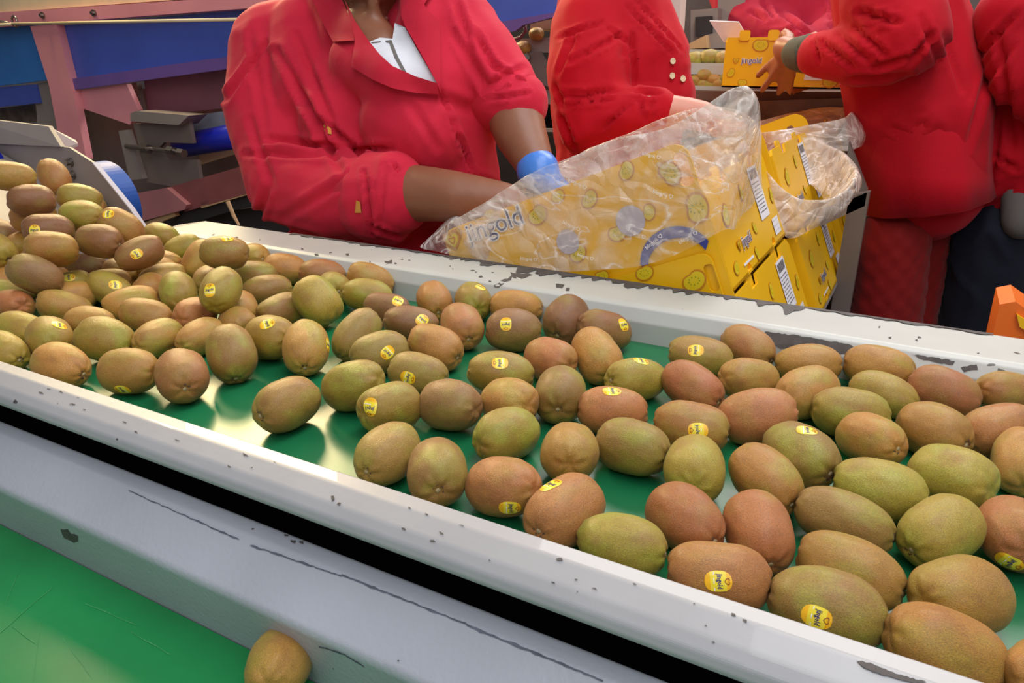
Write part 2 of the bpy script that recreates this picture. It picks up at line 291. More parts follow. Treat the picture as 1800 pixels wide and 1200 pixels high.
  ((-0.3199, 0.6678, 0.9246, 2.7471, -0.1216, 0.0664, 0.0488), 'r', None, False, 'reddish-brown kiwi, second from left in middle row, belt below cartons', 'kiwis on the belt'),
  ((-0.3501, 0.6123, 0.9239, 0.4330, -0.1202, 0.0712, 0.0474), 'g', (-0.04, -0.633, 0.773, -0.992, -0.079, -0.099), False, 'green-tinged kiwi with yellow sticker, first from left in middle row, belt below cartons', 'kiwis on the belt'),
  ((-0.2729, 0.5936, 0.9256, 5.0756, -0.0888, 0.0649, 0.0515), 'o', None, True, 'olive kiwi, third from left in middle row, belt below cartons', 'kiwis on the belt'),
  ((-0.3087, 0.5552, 0.9244, 2.6631, -0.2662, 0.0662, 0.0481), 't', None, False, 'tan kiwi, second from left in second row from near rail, belt below cartons', 'kiwis on the belt'),
  ((-0.3539, 0.5223, 0.9248, 3.0359, -0.1364, 0.0658, 0.0494), 'b', None, False, 'brown kiwi, rightmost in second row from near rail, central belt', 'kiwis on the belt'),
  ((-0.4009, 0.4923, 0.9240, 1.3361, -0.1665, 0.0656, 0.0485), 'g', (-0.896, -0.305, 0.323, -0.346, -0.214, -0.913), True, 'green-tinged kiwi with yellow sticker, second from left in second row from near rail, central belt', 'kiwis on the belt'),
  ((-0.4589, 0.5090, 0.9271, 3.2828, -0.3980, 0.0701, 0.0503), 'g', None, True, 'green-tinged kiwi, first from left in second row from near rail, central belt', 'kiwis on the belt'),
  ((-0.4891, 0.4506, 0.9250, 4.6300, 0.0131, 0.0690, 0.0498), 'o', None, True, 'olive kiwi, only one in near-rail row, left-centre belt', 'kiwis on the belt'),
  ((-0.3500, 0.4231, 0.9237, 4.7954, -0.0161, 0.0673, 0.0480), 'o', None, True, 'olive kiwi, first from left in near-rail row, central belt', 'kiwis on the belt'),
  ((-0.2976, 0.4185, 0.9244, 5.3279, 0.0499, 0.0671, 0.0491), 'o', None, True, 'olive kiwi, second from left in near-rail row, central belt', 'kiwis on the belt'),
  ((-0.2800, 0.5006, 0.9228, 1.1652, -0.0720, 0.0670, 0.0467), 'g', None, True, 'green-tinged kiwi, first from left in second row from near rail, belt below cartons', 'kiwis on the belt'),
  ((-0.2403, 0.4236, 0.9244, 2.9546, -0.3036, 0.0657, 0.0481), 'r', (-0.602, 0.727, -0.33, -0.781, -0.579, -0.232), False, 'reddish-brown kiwi with yellow sticker, first from left in near-rail row, belt below cartons', 'kiwis on the belt'),
  ((-0.2176, 0.4944, 0.9251, 2.0005, -0.2151, 0.0662, 0.0497), 't', None, False, 'tan kiwi, third from left in second row from near rail, belt below cartons', 'kiwis on the belt'),
  ((-0.2223, 0.6677, 0.9225, 4.0990, 0.1639, 0.0685, 0.0464), 'g', (0.066, 0.19, 0.98, -0.935, 0.353, -0.026), True, 'green-tinged kiwi with yellow sticker, rightmost in middle row, belt below cartons', 'kiwis on the belt'),
  ((-0.2165, 0.5880, 0.9231, 0.3967, -0.0332, 0.0670, 0.0467), 'r', (-0.07, -0.2, 0.977, 0.993, 0.093, 0.068), False, 'reddish-brown kiwi with yellow sticker, fourth from left in middle row, belt below cartons', 'kiwis on the belt'),
  ((-0.1764, 0.5313, 0.9235, 6.1450, 0.0882, 0.0683, 0.0478), 'o', None, True, 'olive kiwi, rightmost in second row from near rail, belt below cartons', 'kiwis on the belt'),
  ((-0.1814, 0.7577, 0.9235, 0.1936, -0.0783, 0.0725, 0.0468), 'o', (-0.147, -0.783, 0.605, -0.984, -0.02, -0.179), True, 'olive kiwi with yellow sticker, first from left in second row from far rail, right-centre belt', 'kiwis on the belt'),
  ((-0.1410, 0.8069, 0.9256, -0.3549, -0.2324, 0.0664, 0.0482), 'r', None, False, 'reddish-brown kiwi, first from left in far-rail row, right-centre belt', 'kiwis on the belt'),
  ((-0.1652, 0.6738, 0.9243, 5.9059, -0.2030, 0.0683, 0.0470), 'r', None, True, 'reddish-brown kiwi, second from left in middle row, right-centre belt', 'kiwis on the belt'),
  ((-0.1206, 0.7248, 0.9222, 0.7622, -0.1805, 0.0661, 0.0454), 't', None, False, 'tan kiwi, second from left in second row from far rail, right-centre belt', 'kiwis on the belt'),
  ((-0.0947, 0.6324, 0.9271, 3.5265, -0.2728, 0.0704, 0.0516), 'r', None, False, 'reddish-brown kiwi, third from left in middle row, right-centre belt', 'kiwis on the belt'),
  ((-0.0743, 0.7933, 0.9227, 0.2227, 0.1216, 0.0687, 0.0460), 't', None, False, 'tan kiwi, second from left in far-rail row, right-centre belt', 'kiwis on the belt'),
  ((-0.0640, 0.7175, 0.9235, 4.1797, -0.0583, 0.0711, 0.0499), 't', None, True, 'tan kiwi, rightmost in second row from far rail, right-centre belt', 'kiwis on the belt'),
  ((-0.1431, 0.5894, 0.9233, 3.2792, 0.0364, 0.0674, 0.0473), 't', (-0.24, 0.881, 0.409, 0.967, 0.234, -0.105), False, 'tan kiwi with yellow sticker, first from left in middle row, right-centre belt', 'kiwis on the belt'),
  ((-0.1199, 0.5189, 0.9253, 1.8242, -0.0388, 0.0663, 0.0502), 'g', None, False, 'green-tinged kiwi, first from left in second row from near rail, right-centre belt', 'kiwis on the belt'),
  ((-0.0677, 0.5325, 0.9238, 5.5979, -0.1634, 0.0661, 0.0481), 't', None, True, 'tan kiwi, second from left in second row from near rail, right-centre belt', 'kiwis on the belt'),
  ((-0.0496, 0.5824, 0.9257, 5.5841, 0.0145, 0.0708, 0.0507), 'o', (0.117, -0.039, 0.992, 0.622, 0.782, -0.022), True, 'olive kiwi with yellow sticker, rightmost in middle row, right-centre belt', 'kiwis on the belt'),
  ((-0.0071, 0.8091, 0.9273, 0.0054, -0.0243, 0.0708, 0.0472), 't', None, False, 'tan kiwi, first from left in far-rail row, far-right belt', 'kiwis on the belt'),
  ((-0.0213, 0.6879, 0.9238, 0.2152, -0.0195, 0.0701, 0.0487), 'g', None, True, 'green-tinged kiwi, first from left in second row from far rail, far-right belt', 'kiwis on the belt'),
  ((0.0012, 0.7552, 0.9202, -0.2724, -0.0656, 0.0671, 0.0426), 'g', None, False, 'green-tinged kiwi, second from left in second row from far rail, far-right belt', 'kiwis on the belt'),
  ((-0.0011, 0.6411, 0.9243, -0.7675, 0.2213, 0.0649, 0.0449), 't', None, False, 'tan kiwi, first from left in middle row, far-right belt', 'kiwis on the belt'),
  ((0.0529, 0.7784, 0.9246, 2.9112, 0.1380, 0.0684, 0.0490), 'r', None, False, 'reddish-brown kiwi, second from left in far-rail row, far-right belt', 'kiwis on the belt'),
  ((0.0453, 0.6839, 0.9243, -0.6387, 0.0425, 0.0664, 0.0490), 't', None, False, 'tan kiwi, third from left in second row from far rail, far-right belt', 'kiwis on the belt'),
  ((0.1093, 0.8081, 0.9245, 0.5336, -0.1749, 0.0651, 0.0427), 't', None, False, 'tan kiwi, rightmost in far-rail row, far-right belt', 'kiwis on the belt'),
  ((0.0968, 0.7146, 0.9236, 0.6399, 0.2282, 0.0674, 0.0481), 'r', None, False, 'reddish-brown kiwi, rightmost in second row from far rail, far-right belt', 'kiwis on the belt'),
  ((0.0109, 0.5567, 0.9242, -0.0049, 0.0025, 0.0683, 0.0485), 'g', None, False, 'green-tinged kiwi, second from left in second row from near rail, far-right belt', 'kiwis on the belt'),
  ((0.0588, 0.6022, 0.9255, 2.4727, -0.1910, 0.0660, 0.0504), 'g', None, False, 'green-tinged kiwi, second from left in middle row, far-right belt', 'kiwis on the belt'),
  ((0.1106, 0.6620, 0.9238, 1.5812, 0.2863, 0.0667, 0.0456), 't', None, False, 'tan kiwi, rightmost in middle row, far-right belt', 'kiwis on the belt'),
  ((-0.0079, 0.5078, 0.9206, -0.0886, -0.0832, 0.0698, 0.0426), 'o', None, True, 'olive kiwi, first from left in second row from near rail, far-right belt', 'kiwis on the belt'),
  ((0.0522, 0.5198, 0.9240, 4.1291, -0.1643, 0.0648, 0.0472), 'g', None, True, 'green-tinged kiwi, third from left in second row from near rail, far-right belt', 'kiwis on the belt'),
  ((0.0974, 0.5443, 0.9233, 1.7140, -0.1666, 0.0660, 0.0483), 'r', (-0.851, 0.324, -0.413, -0.226, -0.902, -0.367), False, 'reddish-brown kiwi with yellow sticker, rightmost in second row from near rail, far-right belt', 'kiwis on the belt'),
  ((0.0018, 0.4479, 0.9216, -0.1749, -0.0522, 0.0677, 0.0447), 't', None, False, 'tan kiwi, second from left in near-rail row, far-right belt', 'kiwis on the belt'),
  ((0.0630, 0.4510, 0.9239, 0.8482, -0.1756, 0.0661, 0.0480), 't', None, False, 'tan kiwi, fourth from left in near-rail row, far-right belt', 'kiwis on the belt'),
  ((-0.0070, 0.4025, 0.9234, 0.0499, 0.0074, 0.0673, 0.0476), 'o', (-0.132, -0.934, 0.332, 0.994, -0.108, -0.023), False, 'olive kiwi with yellow sticker, first from left in near-rail row, far-right belt', 'kiwis on the belt'),
  ((0.0557, 0.3970, 0.9235, 0.2761, -0.2556, 0.0643, 0.0470), 't', None, False, 'tan kiwi, third from left in near-rail row, far-right belt', 'kiwis on the belt'),
  ((0.1030, 0.4050, 0.9208, 1.2257, -0.4626, 0.0655, 0.0392), 't', None, False, 'tan kiwi, rightmost in near-rail row, far-right belt', 'kiwis on the belt'),
  ((-0.0583, 0.4614, 0.9230, 5.2104, -0.1885, 0.0638, 0.0472), 'r', None, True, 'reddish-brown kiwi, rightmost in near-rail row, right-centre belt', 'kiwis on the belt'),
  ((-0.1070, 0.4515, 0.9226, -0.5955, 0.0316, 0.0664, 0.0462), 'r', None, False, 'reddish-brown kiwi, first from left in near-rail row, right-centre belt', 'kiwis on the belt'),
  ((-0.1365, 0.4036, 0.9212, 0.0442, 0.0663, 0.0633, 0.0430), 'g', None, False, 'green-tinged kiwi, rightmost in near-rail row, belt below cartons', 'kiwis on the belt'),
  ((-0.1858, 0.4173, 0.9236, 4.5502, 0.0364, 0.0689, 0.0492), 'r', (0.235, -0.322, 0.917, -0.905, 0.322, 0.279), True, 'reddish-brown kiwi with yellow sticker, second from left in near-rail row, belt below cartons', 'kiwis on the belt'),
  ((-0.0711, 0.4026, 0.9212, 0.3014, -0.0254, 0.0659, 0.0445), 'r', (-0.067, -0.877, 0.476, 0.987, 0.033, 0.155), False, 'reddish-brown kiwi with yellow sticker, second from left in near-rail row, right-centre belt', 'kiwis on the belt'),
  ((-0.3463, 0.2830, 0.8233, 2.1518, -0.2888, 0.0658, 0.0458), 't', None, False, 'lone tan kiwi leaning on the near gutter wall at the bottom of the picture', ''),
]
BURIED = [(-1.214, 0.687, 0.946), (-1.307, 0.805, 0.976), (-1.186, 0.756, 0.937), (-1.180, 0.628, 0.935), (-1.233, 0.637, 0.952), (-1.078, 0.695, 0.922), (-1.006, 0.700, 0.922), (-1.109, 0.591, 0.922), (-0.999, 0.560, 0.922), (-1.015, 0.625, 0.922), (-1.146, 0.556, 0.924), (-0.938, 0.636, 0.922), (-0.713, 0.592, 0.922)]

# ---------------------------------------------------------------- materials
STEEL = mat('painted_steel', (158, 156, 158), 0.42, var=0.03, scale=14, bump=0.05, bscale=90, chips=(0.735, 26, (70, 66, 64)), coat=0.25)
STEELN = mat('painted_steel_near', (172, 173, 182), 0.34, var=0.04, scale=10, bump=0.12, bscale=240, chips=(0.76, 34, (84, 82, 84)), coat=0.2)
CREAM = mat('cream_steel', (188, 187, 180), 0.4, var=0.04, scale=12, chips=(0.72, 22, (88, 80, 70)))
CHIP = mat('bare_rusty_metal', (84, 77, 74), 0.7, var=0.15, scale=60)
BLACK = mat('black_and_gap_shade', (10, 9, 9), 0.9, var=0.0, spec=0.1)  # plain black for shoes and pulley; shade put into the colour on the belt bed
BELT = mat('green_belt', (24, 108, 66), 0.3, var=0.1, scale=6, bump=0.05, bscale=30)
BELT2 = mat('bright_green_belt', (30, 134, 70), 0.24, var=0.12, scale=7, bump=0.04, bscale=25)
CONC = mat('concrete', (96, 88, 82), 0.8, var=0.15, scale=3)
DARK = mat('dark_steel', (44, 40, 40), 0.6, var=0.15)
GREY = mat('grey_steel', (146, 134, 126), 0.5, var=0.08, scale=6, bump=0.05)
GREYD = mat('warm_grey_steel', (116, 102, 94), 0.5, var=0.08, scale=6)
PINK = mat('pink_painted_steel', (236, 152, 158), 0.45, var=0.05, scale=5)
PINKD = mat('dusty_pink_steel', (180, 116, 118), 0.5, var=0.08, scale=5)
BLUE = mat('blue_guard', (76, 98, 192), 0.4, var=0.12, scale=3)
BLUEL = mat('light_blue_guard', (54, 124, 198), 0.4, var=0.1, scale=4)
BLUER = mat('blue_roller', (24, 40, 180), 0.3, var=0.05)
CHROME = mat('bolt_metal', (150, 140, 132), 0.25, metal=0.9, var=0.1)
TANW = mat('tan_board', (196, 160, 116), 0.7, var=0.1, scale=7)
CREAMP = mat('cream_paint', (232, 214, 172), 0.5, var=0.06, scale=7)
BZ = 0.90
# ---------------------------------------------------------------- setting
def slab_box(name, x0, x1, y0, y1, z0, z1, m):
    bm = bmesh.new(); box(bm, ((x0+x1)/2, (y0+y1)/2, (z0+z1)/2), (x1-x0, y1-y0, z1-z0)); return obj(name, bm, m)
tag(slab_box('floor', -6, 4, -2.5, 7, -0.1, 0, CONC), None, None, kind='structure')
HALL = mat('hall_wall_paint', (120, 112, 108), 0.8, var=0.1, scale=1.5)
tag(slab_box('wall_back', -6, 4, 6.9, 7, 0, 4.2, HALL), None, None, kind='structure')
tag(slab_box('wall_left', -6.1, -6, -2.5, 7, 0, 4.2, HALL), None, None, kind='structure')
# ---------------------------------------------------------------- the two gutters (sections run along x)
def extrude_x(name, prof, x0, x1, m, parent=None, closed=True, seg=1, bev=0.0):
    bm = bmesh.new(); rings = []
    for i in range(seg+1):
        x = x0+(x1-x0)*i/seg; rings.append([bm.verts.new((x, y, z)) for y, z in prof])
    n = len(prof)
    for A, B in zip(rings, rings[1:]):
        for k in range(n if closed else n-1): bm.faces.new((A[k], A[(k+1) % n], B[(k+1) % n], B[k]))
    if closed: bm.faces.new(rings[0]); bm.faces.new(rings[-1][::-1])
    if bev:
        bmesh.ops.recalc_face_normals(bm, faces=bm.faces)
        es = [e for e in bm.edges if len(e.link_faces) == 2 and abs((e.verts[0].co-e.verts[1].co).x) > 0.1 and e.calc_face_angle(0) > 0.25]
        bmesh.ops.bevel(bm, geom=es, offset=bev, segments=3, affect='EDGES', profile=0.5)
    o = obj(name, bm, m, parent, smooth=False)
    return o
XR = 0.75
conv = empty('conveyor', 'green packing belt between grey-white steel rails, covered with kiwis', 'conveyor')
extrude_x('belt', [(0.3605, BZ-0.004), (0.827, BZ-0.004), (0.827, BZ), (0.3605, BZ)], -1.55, XR, BELT, conv)
near = extrude_x('near_rail', [(0.3595, 0.89), (0.3585, 0.9425), (0.3440, 0.9430), (0.3290, 0.9375), (0.3215, 0.9320), (0.3190, 0.9255), (0.3215, 0.9215), (0.326, 0.9225), (0.3235, 0.9290), (0.330, 0.9345), (0.3440, 0.9395), (0.3535, 0.9395), (0.354, 0.89)], -1.9, XR, STEEL, conv, bev=0.0018)
far = extrude_x('far_rail', [(0.8275, 0.85), (0.8275, BZ), (0.829, 0.925), (0.838, 0.9405), (0.846, 0.9435), (0.933, 0.9425), (0.937, 0.938), (0.937, 0.86), (0.932, 0.86), (0.932, 0.934), (0.846, 0.935), (0.834, 0.92), (0.832, 0.85)], -1.17, XR, CREAM, conv, bev=0.0015)
far_b = bvh_of(far); near_b = bvh_of(near)
extrude_x('belt_bed', [(0.375, 0.80), (0.82, 0.80), (0.82, 0.893), (0.375, 0.893)], -1.5, XR, BLACK, conv)  # black colour paints in the deep shade of the gap under the rail
for x in (-1.3, -0.3, 0.6):
    for y in (0.42, 0.78):
        bm = bmesh.new(); box(bm, (x, y, 0.401), (0.06, 0.05, 0.798)); obj('leg', bm, GREYD, conv)
# end plate of the far rail (bevelled corner)
bm = bmesh.new(); prism(bm, [(-1.17, 0.846, 0.9435), (-1.17, 0.933, 0.9430), (-1.215, 0.905, 0.936), (-1.215, 0.868, 0.933)], (0, 0, -0.006)); obj('rail_end', bm, CREAM, conv)
# worn paint: ragged bare patches lying on the rail
def ragged(x0, x1, edge, amp, seed, flip=1, step=0.0025):
    pts = []; x = x0
    while x < x1:
        pts.append((x, edge-flip*abs(noise.noise(Vector((x*30, seed, 0)))*1.5+noise.noise(Vector((x*90, seed, 3)))*0.6)*amp)); x += step
    return pts
def chip_strip(name, x0, x1, yedge, z, amp, seed, parent, base=0.004):
    up = ragged(x0, x1, yedge, amp, seed)
    bm = bmesh.new(); A = [bm.verts.new((x, min(yedge-0.0006, y)-base, z)) for x, y in up]; B = [bm.verts.new((x, yedge, z)) for x, y in up]
    for i in range(len(up)-1): bm.faces.new((A[i], A[i+1], B[i+1], B[i]))
    return obj(name, bm, CHIP, parent)
chip_strip('paint_chip', -0.95, -0.62, 0.9335, 0.9437, 0.014, 3, conv)
chip_strip('paint_chip', -0.62, -0.10, 0.9335, 0.9437, 0.045, 9, conv, 0.005)
chip_strip('paint_chip', -0.10, 0.10, 0.9335, 0.9437, 0.010, 5, conv)
def chip(poly, b, parent):
    out = []; n = len(poly)
    for i in range(n):
        a, c = Vector(poly[i]), Vector(poly[(i+1) % n]); k = max(1, int((c-a).length/5))
        for j in range(k):
            q = a.lerp(c, j/k); out.append((q.x+random.uniform(-1.3, 1.3), q.y+random.uniform(-1.2, 1.2)))
    return drape('paint_chip', out, [b], CHIP, parent, off=0.0006, thick=0.0003, step=9)
chip([(1345, 583), (1400, 589), (1440, 596), (1490, 604), (1507, 613), (1480, 622), (1420, 622), (1372, 612), (1350, 600)], far_b, conv)
chip([(1603, 622), (1640, 628), (1678, 634), (1676, 641), (1650, 637), (1620, 631)], far_b, conv)
chip([(1690, 646), (1705, 641), (1718, 640), (1718, 649), (1704, 650), (1694, 654)], far_b, conv)
chip([(868, 500), (876, 498), (886, 489), (893, 489), (899, 482), (905, 484), (897, 492), (889, 494), (878, 505), (870, 504)], far_b, conv)
chip([(898, 478), (912, 480), (928, 479), (936, 484), (926, 487), (918, 490), (908, 486), (900, 486)], far_b, conv)
chip([(978, 498), (992, 500), (988, 506), (977, 505)], far_b, conv)
chip([(995, 505), (1002, 505), (1001, 510), (994, 510)], far_b, conv)
chip([(674, 459), (688, 457), (690, 463), (680, 464)], far_b, conv)
chip([(1505, 1160), (1530, 1164), (1555, 1176), (1600, 1190), (1630, 1198), (1600, 1199), (1545, 1184), (1515, 1170)], near_b, conv)
chip([(583, 872), (588, 870), (589, 878), (585, 880)], near_b, conv)
chip([(594, 882), (600, 884), (598, 888), (593, 886)], near_b, conv)
chip([(978, 980), (988, 979), (990, 985), (981, 985)], near_b, conv)
random.seed(12)
for k in range(34):
    t = random.random(); x = 60+1500*t; y = 672+(x-60)*0.3335+random.choice((0, 0, 30, 48))*(0.5+t*0.8)+random.uniform(-3, 3); r = random.uniform(0.8, 2.4)
    if y < 1195: chip([(x-r*2, y-r*0.9), (x+r, y-r*0.3), (x+r*2, y+r), (x-r, y+r*0.4)], near_b, conv)
for k in range(26):
    t = random.random(); x = 360+1400*t; y = 432+(x-447)*0.157+random.uniform(-22, -2)*(0.6+t); r = random.uniform(0.7, 2.4)
    chip([(x-r*1.5, y-r*0.6), (x+r, y-r*0.8), (x+r*1.5, y+r*0.5), (x-r, y+r*0.7)], far_b, conv)
# second gutter, nearer to the camera
conv2 = empty('conveyor', 'lower bright green belt with a tall grey-white side wall in the foreground', 'conveyor')
wall2 = extrude_x('side_wall', [(0.3360, 0.62), (0.3360, 0.888), (0.3335, 0.8905), (0.3204, 0.8880), (0.2890, 0.8610), (0.2875, 0.8560), (0.2985, 0.796), (0.3030, 0.62)], -1.9, XR, STEELN, conv2, bev=0.002)
wall2_b = bvh_of(wall2)
belt2 = extrude_x('belt', [(-0.35, 0.796), (0.297, 0.796), (0.297, 0.80), (-0.35, 0.80)], -1.9, XR, BELT2, conv2)
extrude_x('belt_bed', [(-0.33, 0.70), (0.27, 0.70), (0.27, 0.792), (-0.33, 0.792)], -1.9, XR, GREYD, conv2)
for x in (-1.3, 0.5):
    for y in (-0.2, 0.2):
        bm = bmesh.new(); box(bm, (x, y, 0.351), (0.06, 0.05, 0.698)); obj('leg', bm, GREYD, conv2)
chip([(105, 929), (118, 930), (124, 937), (138, 942), (137, 951), (128, 953), (112, 945)], wall2_b, conv2)
def scratch(pts, b, parent, w=1.6, m=CHIP):
    L, R_ = [], []
    for i, (x, y) in enumerate(pts):
        ww = w*(0.5+0.7*abs(noise.noise(Vector((x*0.05, y*0.05, 1))))*2); L.append((x, y-ww)); R_.append((x, y+ww))
    return drape('scratch', L+R_[::-1], [b], m, parent, off=0.0006, thick=0.0003, step=12)
def wig(x0, y0, x1, y1, n, a):
    return [(x0+(x1-x0)*i/n, y0+(y1-y0)*i/n+random.uniform(-a, a)) for i in range(n+1)]
SCR = mat('dark_scuff', (92, 94, 108), 0.6, var=0.2, scale=80)
scratch(wig(226, 862, 420, 948, 30, 1.0), wall2_b, conv2, 1.4, SCR)
scratch(wig(440, 958, 600, 1012, 26, 1.0), wall2_b, conv2, 1.8, SCR)
scratch(wig(600, 1004+6, 820, 1096, 30, 0.9), wall2_b, conv2, 2.0, SCR)
scratch(wig(820, 1098, 1060, 1196, 30, 0.9), wall2_b, conv2, 2.6, SCR)
scratch(wig(560, 1136, 605, 1150, 8, 0.7)+wig(610, 1154, 640, 1172, 6, 0.7), wall2_b, conv2, 1.5, SCR)
LSC = mat('pale_belt_scratch', (84, 168, 104), 0.5, var=0.1)
b2b = bvh_of(belt2)
for s_ in ((0, 1111, 93, 1032), (72, 1086, 58, 1197), (187, 1160, 190, 1197), (20, 1100, 60, 1130), (110, 1120, 160, 1190), (230, 1110, 300, 1150), (30, 1010, 10, 1060), (150, 1060, 240, 1098)):
    scratch(wig(*s_, 8, 1.0), b2b, conv2, 0.55, LSC)
for q in [(445, 928, 3), (503, 940, 3), (515, 951, 4), (530, 952, 4), (700, 1160, 2)]:
    x, y, r = q; chip([(x-r, y-r*0.5), (x+r, y-r*0.2), (x+r*0.6, y+r), (x-r, y+r*0.5)], wall2_b, conv2)
# ---------------------------------------------------------------- feed chute at the left end
ch = empty('feed_chute', 'grey steel feed chute with a slanted side plate at the left end', 'chute')
bm = bmesh.new(); prism(bm, [(-1.14, 0.36, 0.901), (-1.14, 0.83, 0.901), (-1.62, 0.83, 1.055), (-1.62, 0.36, 1.055)], (0, 0, -0.006)); obj('chute_floor', bm, GREY, ch)
bm = bmesh.new(); prism(bm, [(-1.18, 0.835, 0.90), (-1.2444, 0.835, 0.975), (-1.327, 0.835, 1.051), (-1.392, 0.835, 1.075), (-1.66, 0.835, 1.075), (-1.66, 0.835, 0.90)], (0, 0.005, 0)); obj('side_plate', bm, GREY, ch)
bm = bmesh.new(); prism(bm, [(-1.1785, 0.833, 0.90), (-1.2425, 0.833, 0.976), (-1.326, 0.833, 1.0522), (-1.327, 0.833, 1.050), (-1.2444, 0.833, 0.974), (-1.18, 0.833, 0.90)], (0, 0.009, 0)); obj('plate_edge', bm, mat('bright_edge', (222, 214, 214), 0.4, var=0.02), ch)
bm = bmesh.new()
prism(bm, [P(-60, 250, .83), P(-60, 205, .85), P(0, 212, .85), P(85, 222, .85), P(107, 258, .83)], (0, 0.008, 0.0)); obj('chute_lip', bm, GREY, ch)
bm = bmesh.new(); prism(bm, [P(85, 222, .855), P(107, 262, .835), P(137, 252, .86), P(133, 246, .88)], (0, 0, -0.005)); obj('lip_flange', bm, mat('pinkish_grey_steel', (182, 160, 156), 0.5), ch)
bm = bmesh.new(); tube(bm, [Vector((-1.62, 0.37, 1.03)), Vector((-1.62, 0.82, 1.03))], 0.035, 20); obj('feed_roller', bm, BLUER, ch, smooth=True)
for (x, y) in ((124, 285), (128, 307)):
    p = P(x, y, 0.834); bm = bmesh.new(); tube(bm, [p, p+Vector((0, -0.004, 0))], 0.0085, 12); tube(bm, [p+Vector((0, -0.004, 0)), p+Vector((0, -0.010, 0))], 0.0055, 6); obj('bolt', bm, CHROME, ch)
bm = bmesh.new()
c = P(150, 345, 0.95); tube(bm, [c+Vector((0.02, 0, -0.02)), c+Vector((0.02, 0.05, -0.02))], 0.090, 64); o = obj('wheel_guard', bm, mat('blue_drum', (22, 84, 168), 0.5, var=0.15, scale=8), ch, smooth=False)
# ---------------------------------------------------------------- kiwis
def kiwi_mat():
    m = bpy.data.materials.new('kiwi_skin'); m.use_nodes = True; nt = m.node_tree; N = nt.nodes; L = nt.links; b = N['Principled BSDF']
    tc = N.new('ShaderNodeTexCoord'); oi = N.new('ShaderNodeObjectInfo')
    add = N.new('ShaderNodeVectorMath'); add.operation = 'ADD'
    cmb = N.new('ShaderNodeCombineXYZ'); mul = N.new('ShaderNodeMath'); mul.operation = 'MULTIPLY'; mul.inputs[1].default_value = 37.0
    L.new(oi.outputs['Random'], mul.inputs[0]); L.new(mul.outputs[0], cmb.inputs[0]); L.new(mul.outputs[0], cmb.inputs[2])
    L.new(tc.outputs['Object'], add.inputs[0]); L.new(cmb.outputs[0], add.inputs[1]); vec = add.outputs[0]
    def nz(s, d, r=0.5):
        n = N.new('ShaderNodeTexNoise'); n.inputs['Scale'].default_value = s; n.inputs['Detail'].default_value = d; n.inputs['Roughness'].default_value = r
        L.new(vec, n.inputs['Vector']); return n.outputs['Fac']
    def ramp(f, a, b_):
        r = N.new('ShaderNodeMapRange'); r.inputs[1].default_value = a; r.inputs[2].default_value = b_; L.new(f, r.inputs[0]); return r.outputs[0]
    def mix(f, a, b_, mode='MIX'):
        x = N.new('ShaderNodeMixRGB'); x.blend_type = mode
        if isinstance(f, float): x.inputs[0].default_value = f
        else: L.new(f, x.inputs[0])
        for i, v in ((1, a), (2, b_)):
            if isinstance(v, tuple): x.inputs[i].default_value = v
            else: L.new(v, x.inputs[i])
        return x.outputs[0]
    green = srgb(158, 156, 42)
    g = ramp(nz(0.95, 2), 0.47, 0.68)
    gm = N.new('ShaderNodeMath'); gm.operation = 'MULTIPLY'; L.new(g, gm.inputs[0]); L.new(oi.outputs['Alpha'], gm.inputs[1])
    c1 = mix(gm.outputs[0], oi.outputs['Color'], green)
    red = srgb(146, 86, 44); rm = ramp(nz(1.5, 3), 0.52, 0.78)
    r2 = N.new('ShaderNodeMath'); r2.operation = 'MULTIPLY'; r2.inputs[1].default_value = 0.55; L.new(rm, r2.inputs[0])
    c2 = mix(r2.outputs[0], c1, red)
    sp = N.new('ShaderNodeTexVoronoi'); sp.inputs['Scale'].default_value = 34; L.new(vec, sp.inputs['Vector'])
    sm = ramp(sp.outputs['Distance'], 0.30, 0.12)
    s2 = N.new('ShaderNodeMath'); s2.operation = 'MULTIPLY'; L.new(sm, s2.inputs[0]); L.new(ramp(nz(5, 3), 0.35, 0.7), s2.inputs[1])
    s3 = N.new('ShaderNodeMath'); s3.operation = 'MULTIPLY'; s3.inputs[1].default_value = 0.62; L.new(s2.outputs[0], s3.inputs[0])
    c3 = mix(s3.outputs[0], c2, srgb(212, 166, 92))
    dk = ramp(nz(34, 5, 0.75), 0.30, 0.70)
    d2 = N.new('ShaderNodeMath'); d2.operation = 'MULTIPLY_ADD'; d2.inputs[1].default_value = 0.95; d2.inputs[2].default_value = 0.50; L.new(dk, d2.inputs[0])
    c4 = mix(1.0, c3, d2.outputs[0], 'MULTIPLY')
    L.new(c4, b.inputs['Base Color']); b.inputs['Roughness'].default_value = 0.40; b.inputs['Specular IOR Level'].default_value = 0.55; b.inputs['Coat Weight'].default_value = 0.22; b.inputs['Coat Roughness'].default_value = 0.36
    b.inputs['Sheen Weight'].default_value = 0.05; b.inputs['Sheen Roughness'].default_value = 0.4
    b.inputs['Subsurface Weight'].default_value = 0.0
    bp = N.new('ShaderNodeBump'); bp.inputs['Strength'].default_value = 0.7; bp.inputs['Distance'].default_value = 0.0011
    hn = N.new('ShaderNodeMath'); hn.operation = 'ADD'; L.new(nz(30, 6, 0.7), hn.inputs[0]); L.new(s2.outputs[0], hn.inputs[1])
    L.new(hn.outputs[0], bp.inputs['Height']); L.new(bp.outputs['Normal'], b.inputs['Normal'])
    return m
KSKIN = kiwi_mat()
SCAR = mat('stem_brown', (98, 70, 46), 0.8, var=0.2, scale=3); SCARL = mat('stem_pale', (178, 156, 116), 0.8, var=0.2, scale=3)
ST_OR = mat('sticker_orange', (250, 186, 30), 0.35, var=0.03); ST_YE = mat('sticker_yellow', (250, 224, 60), 0.35, var=0.02)
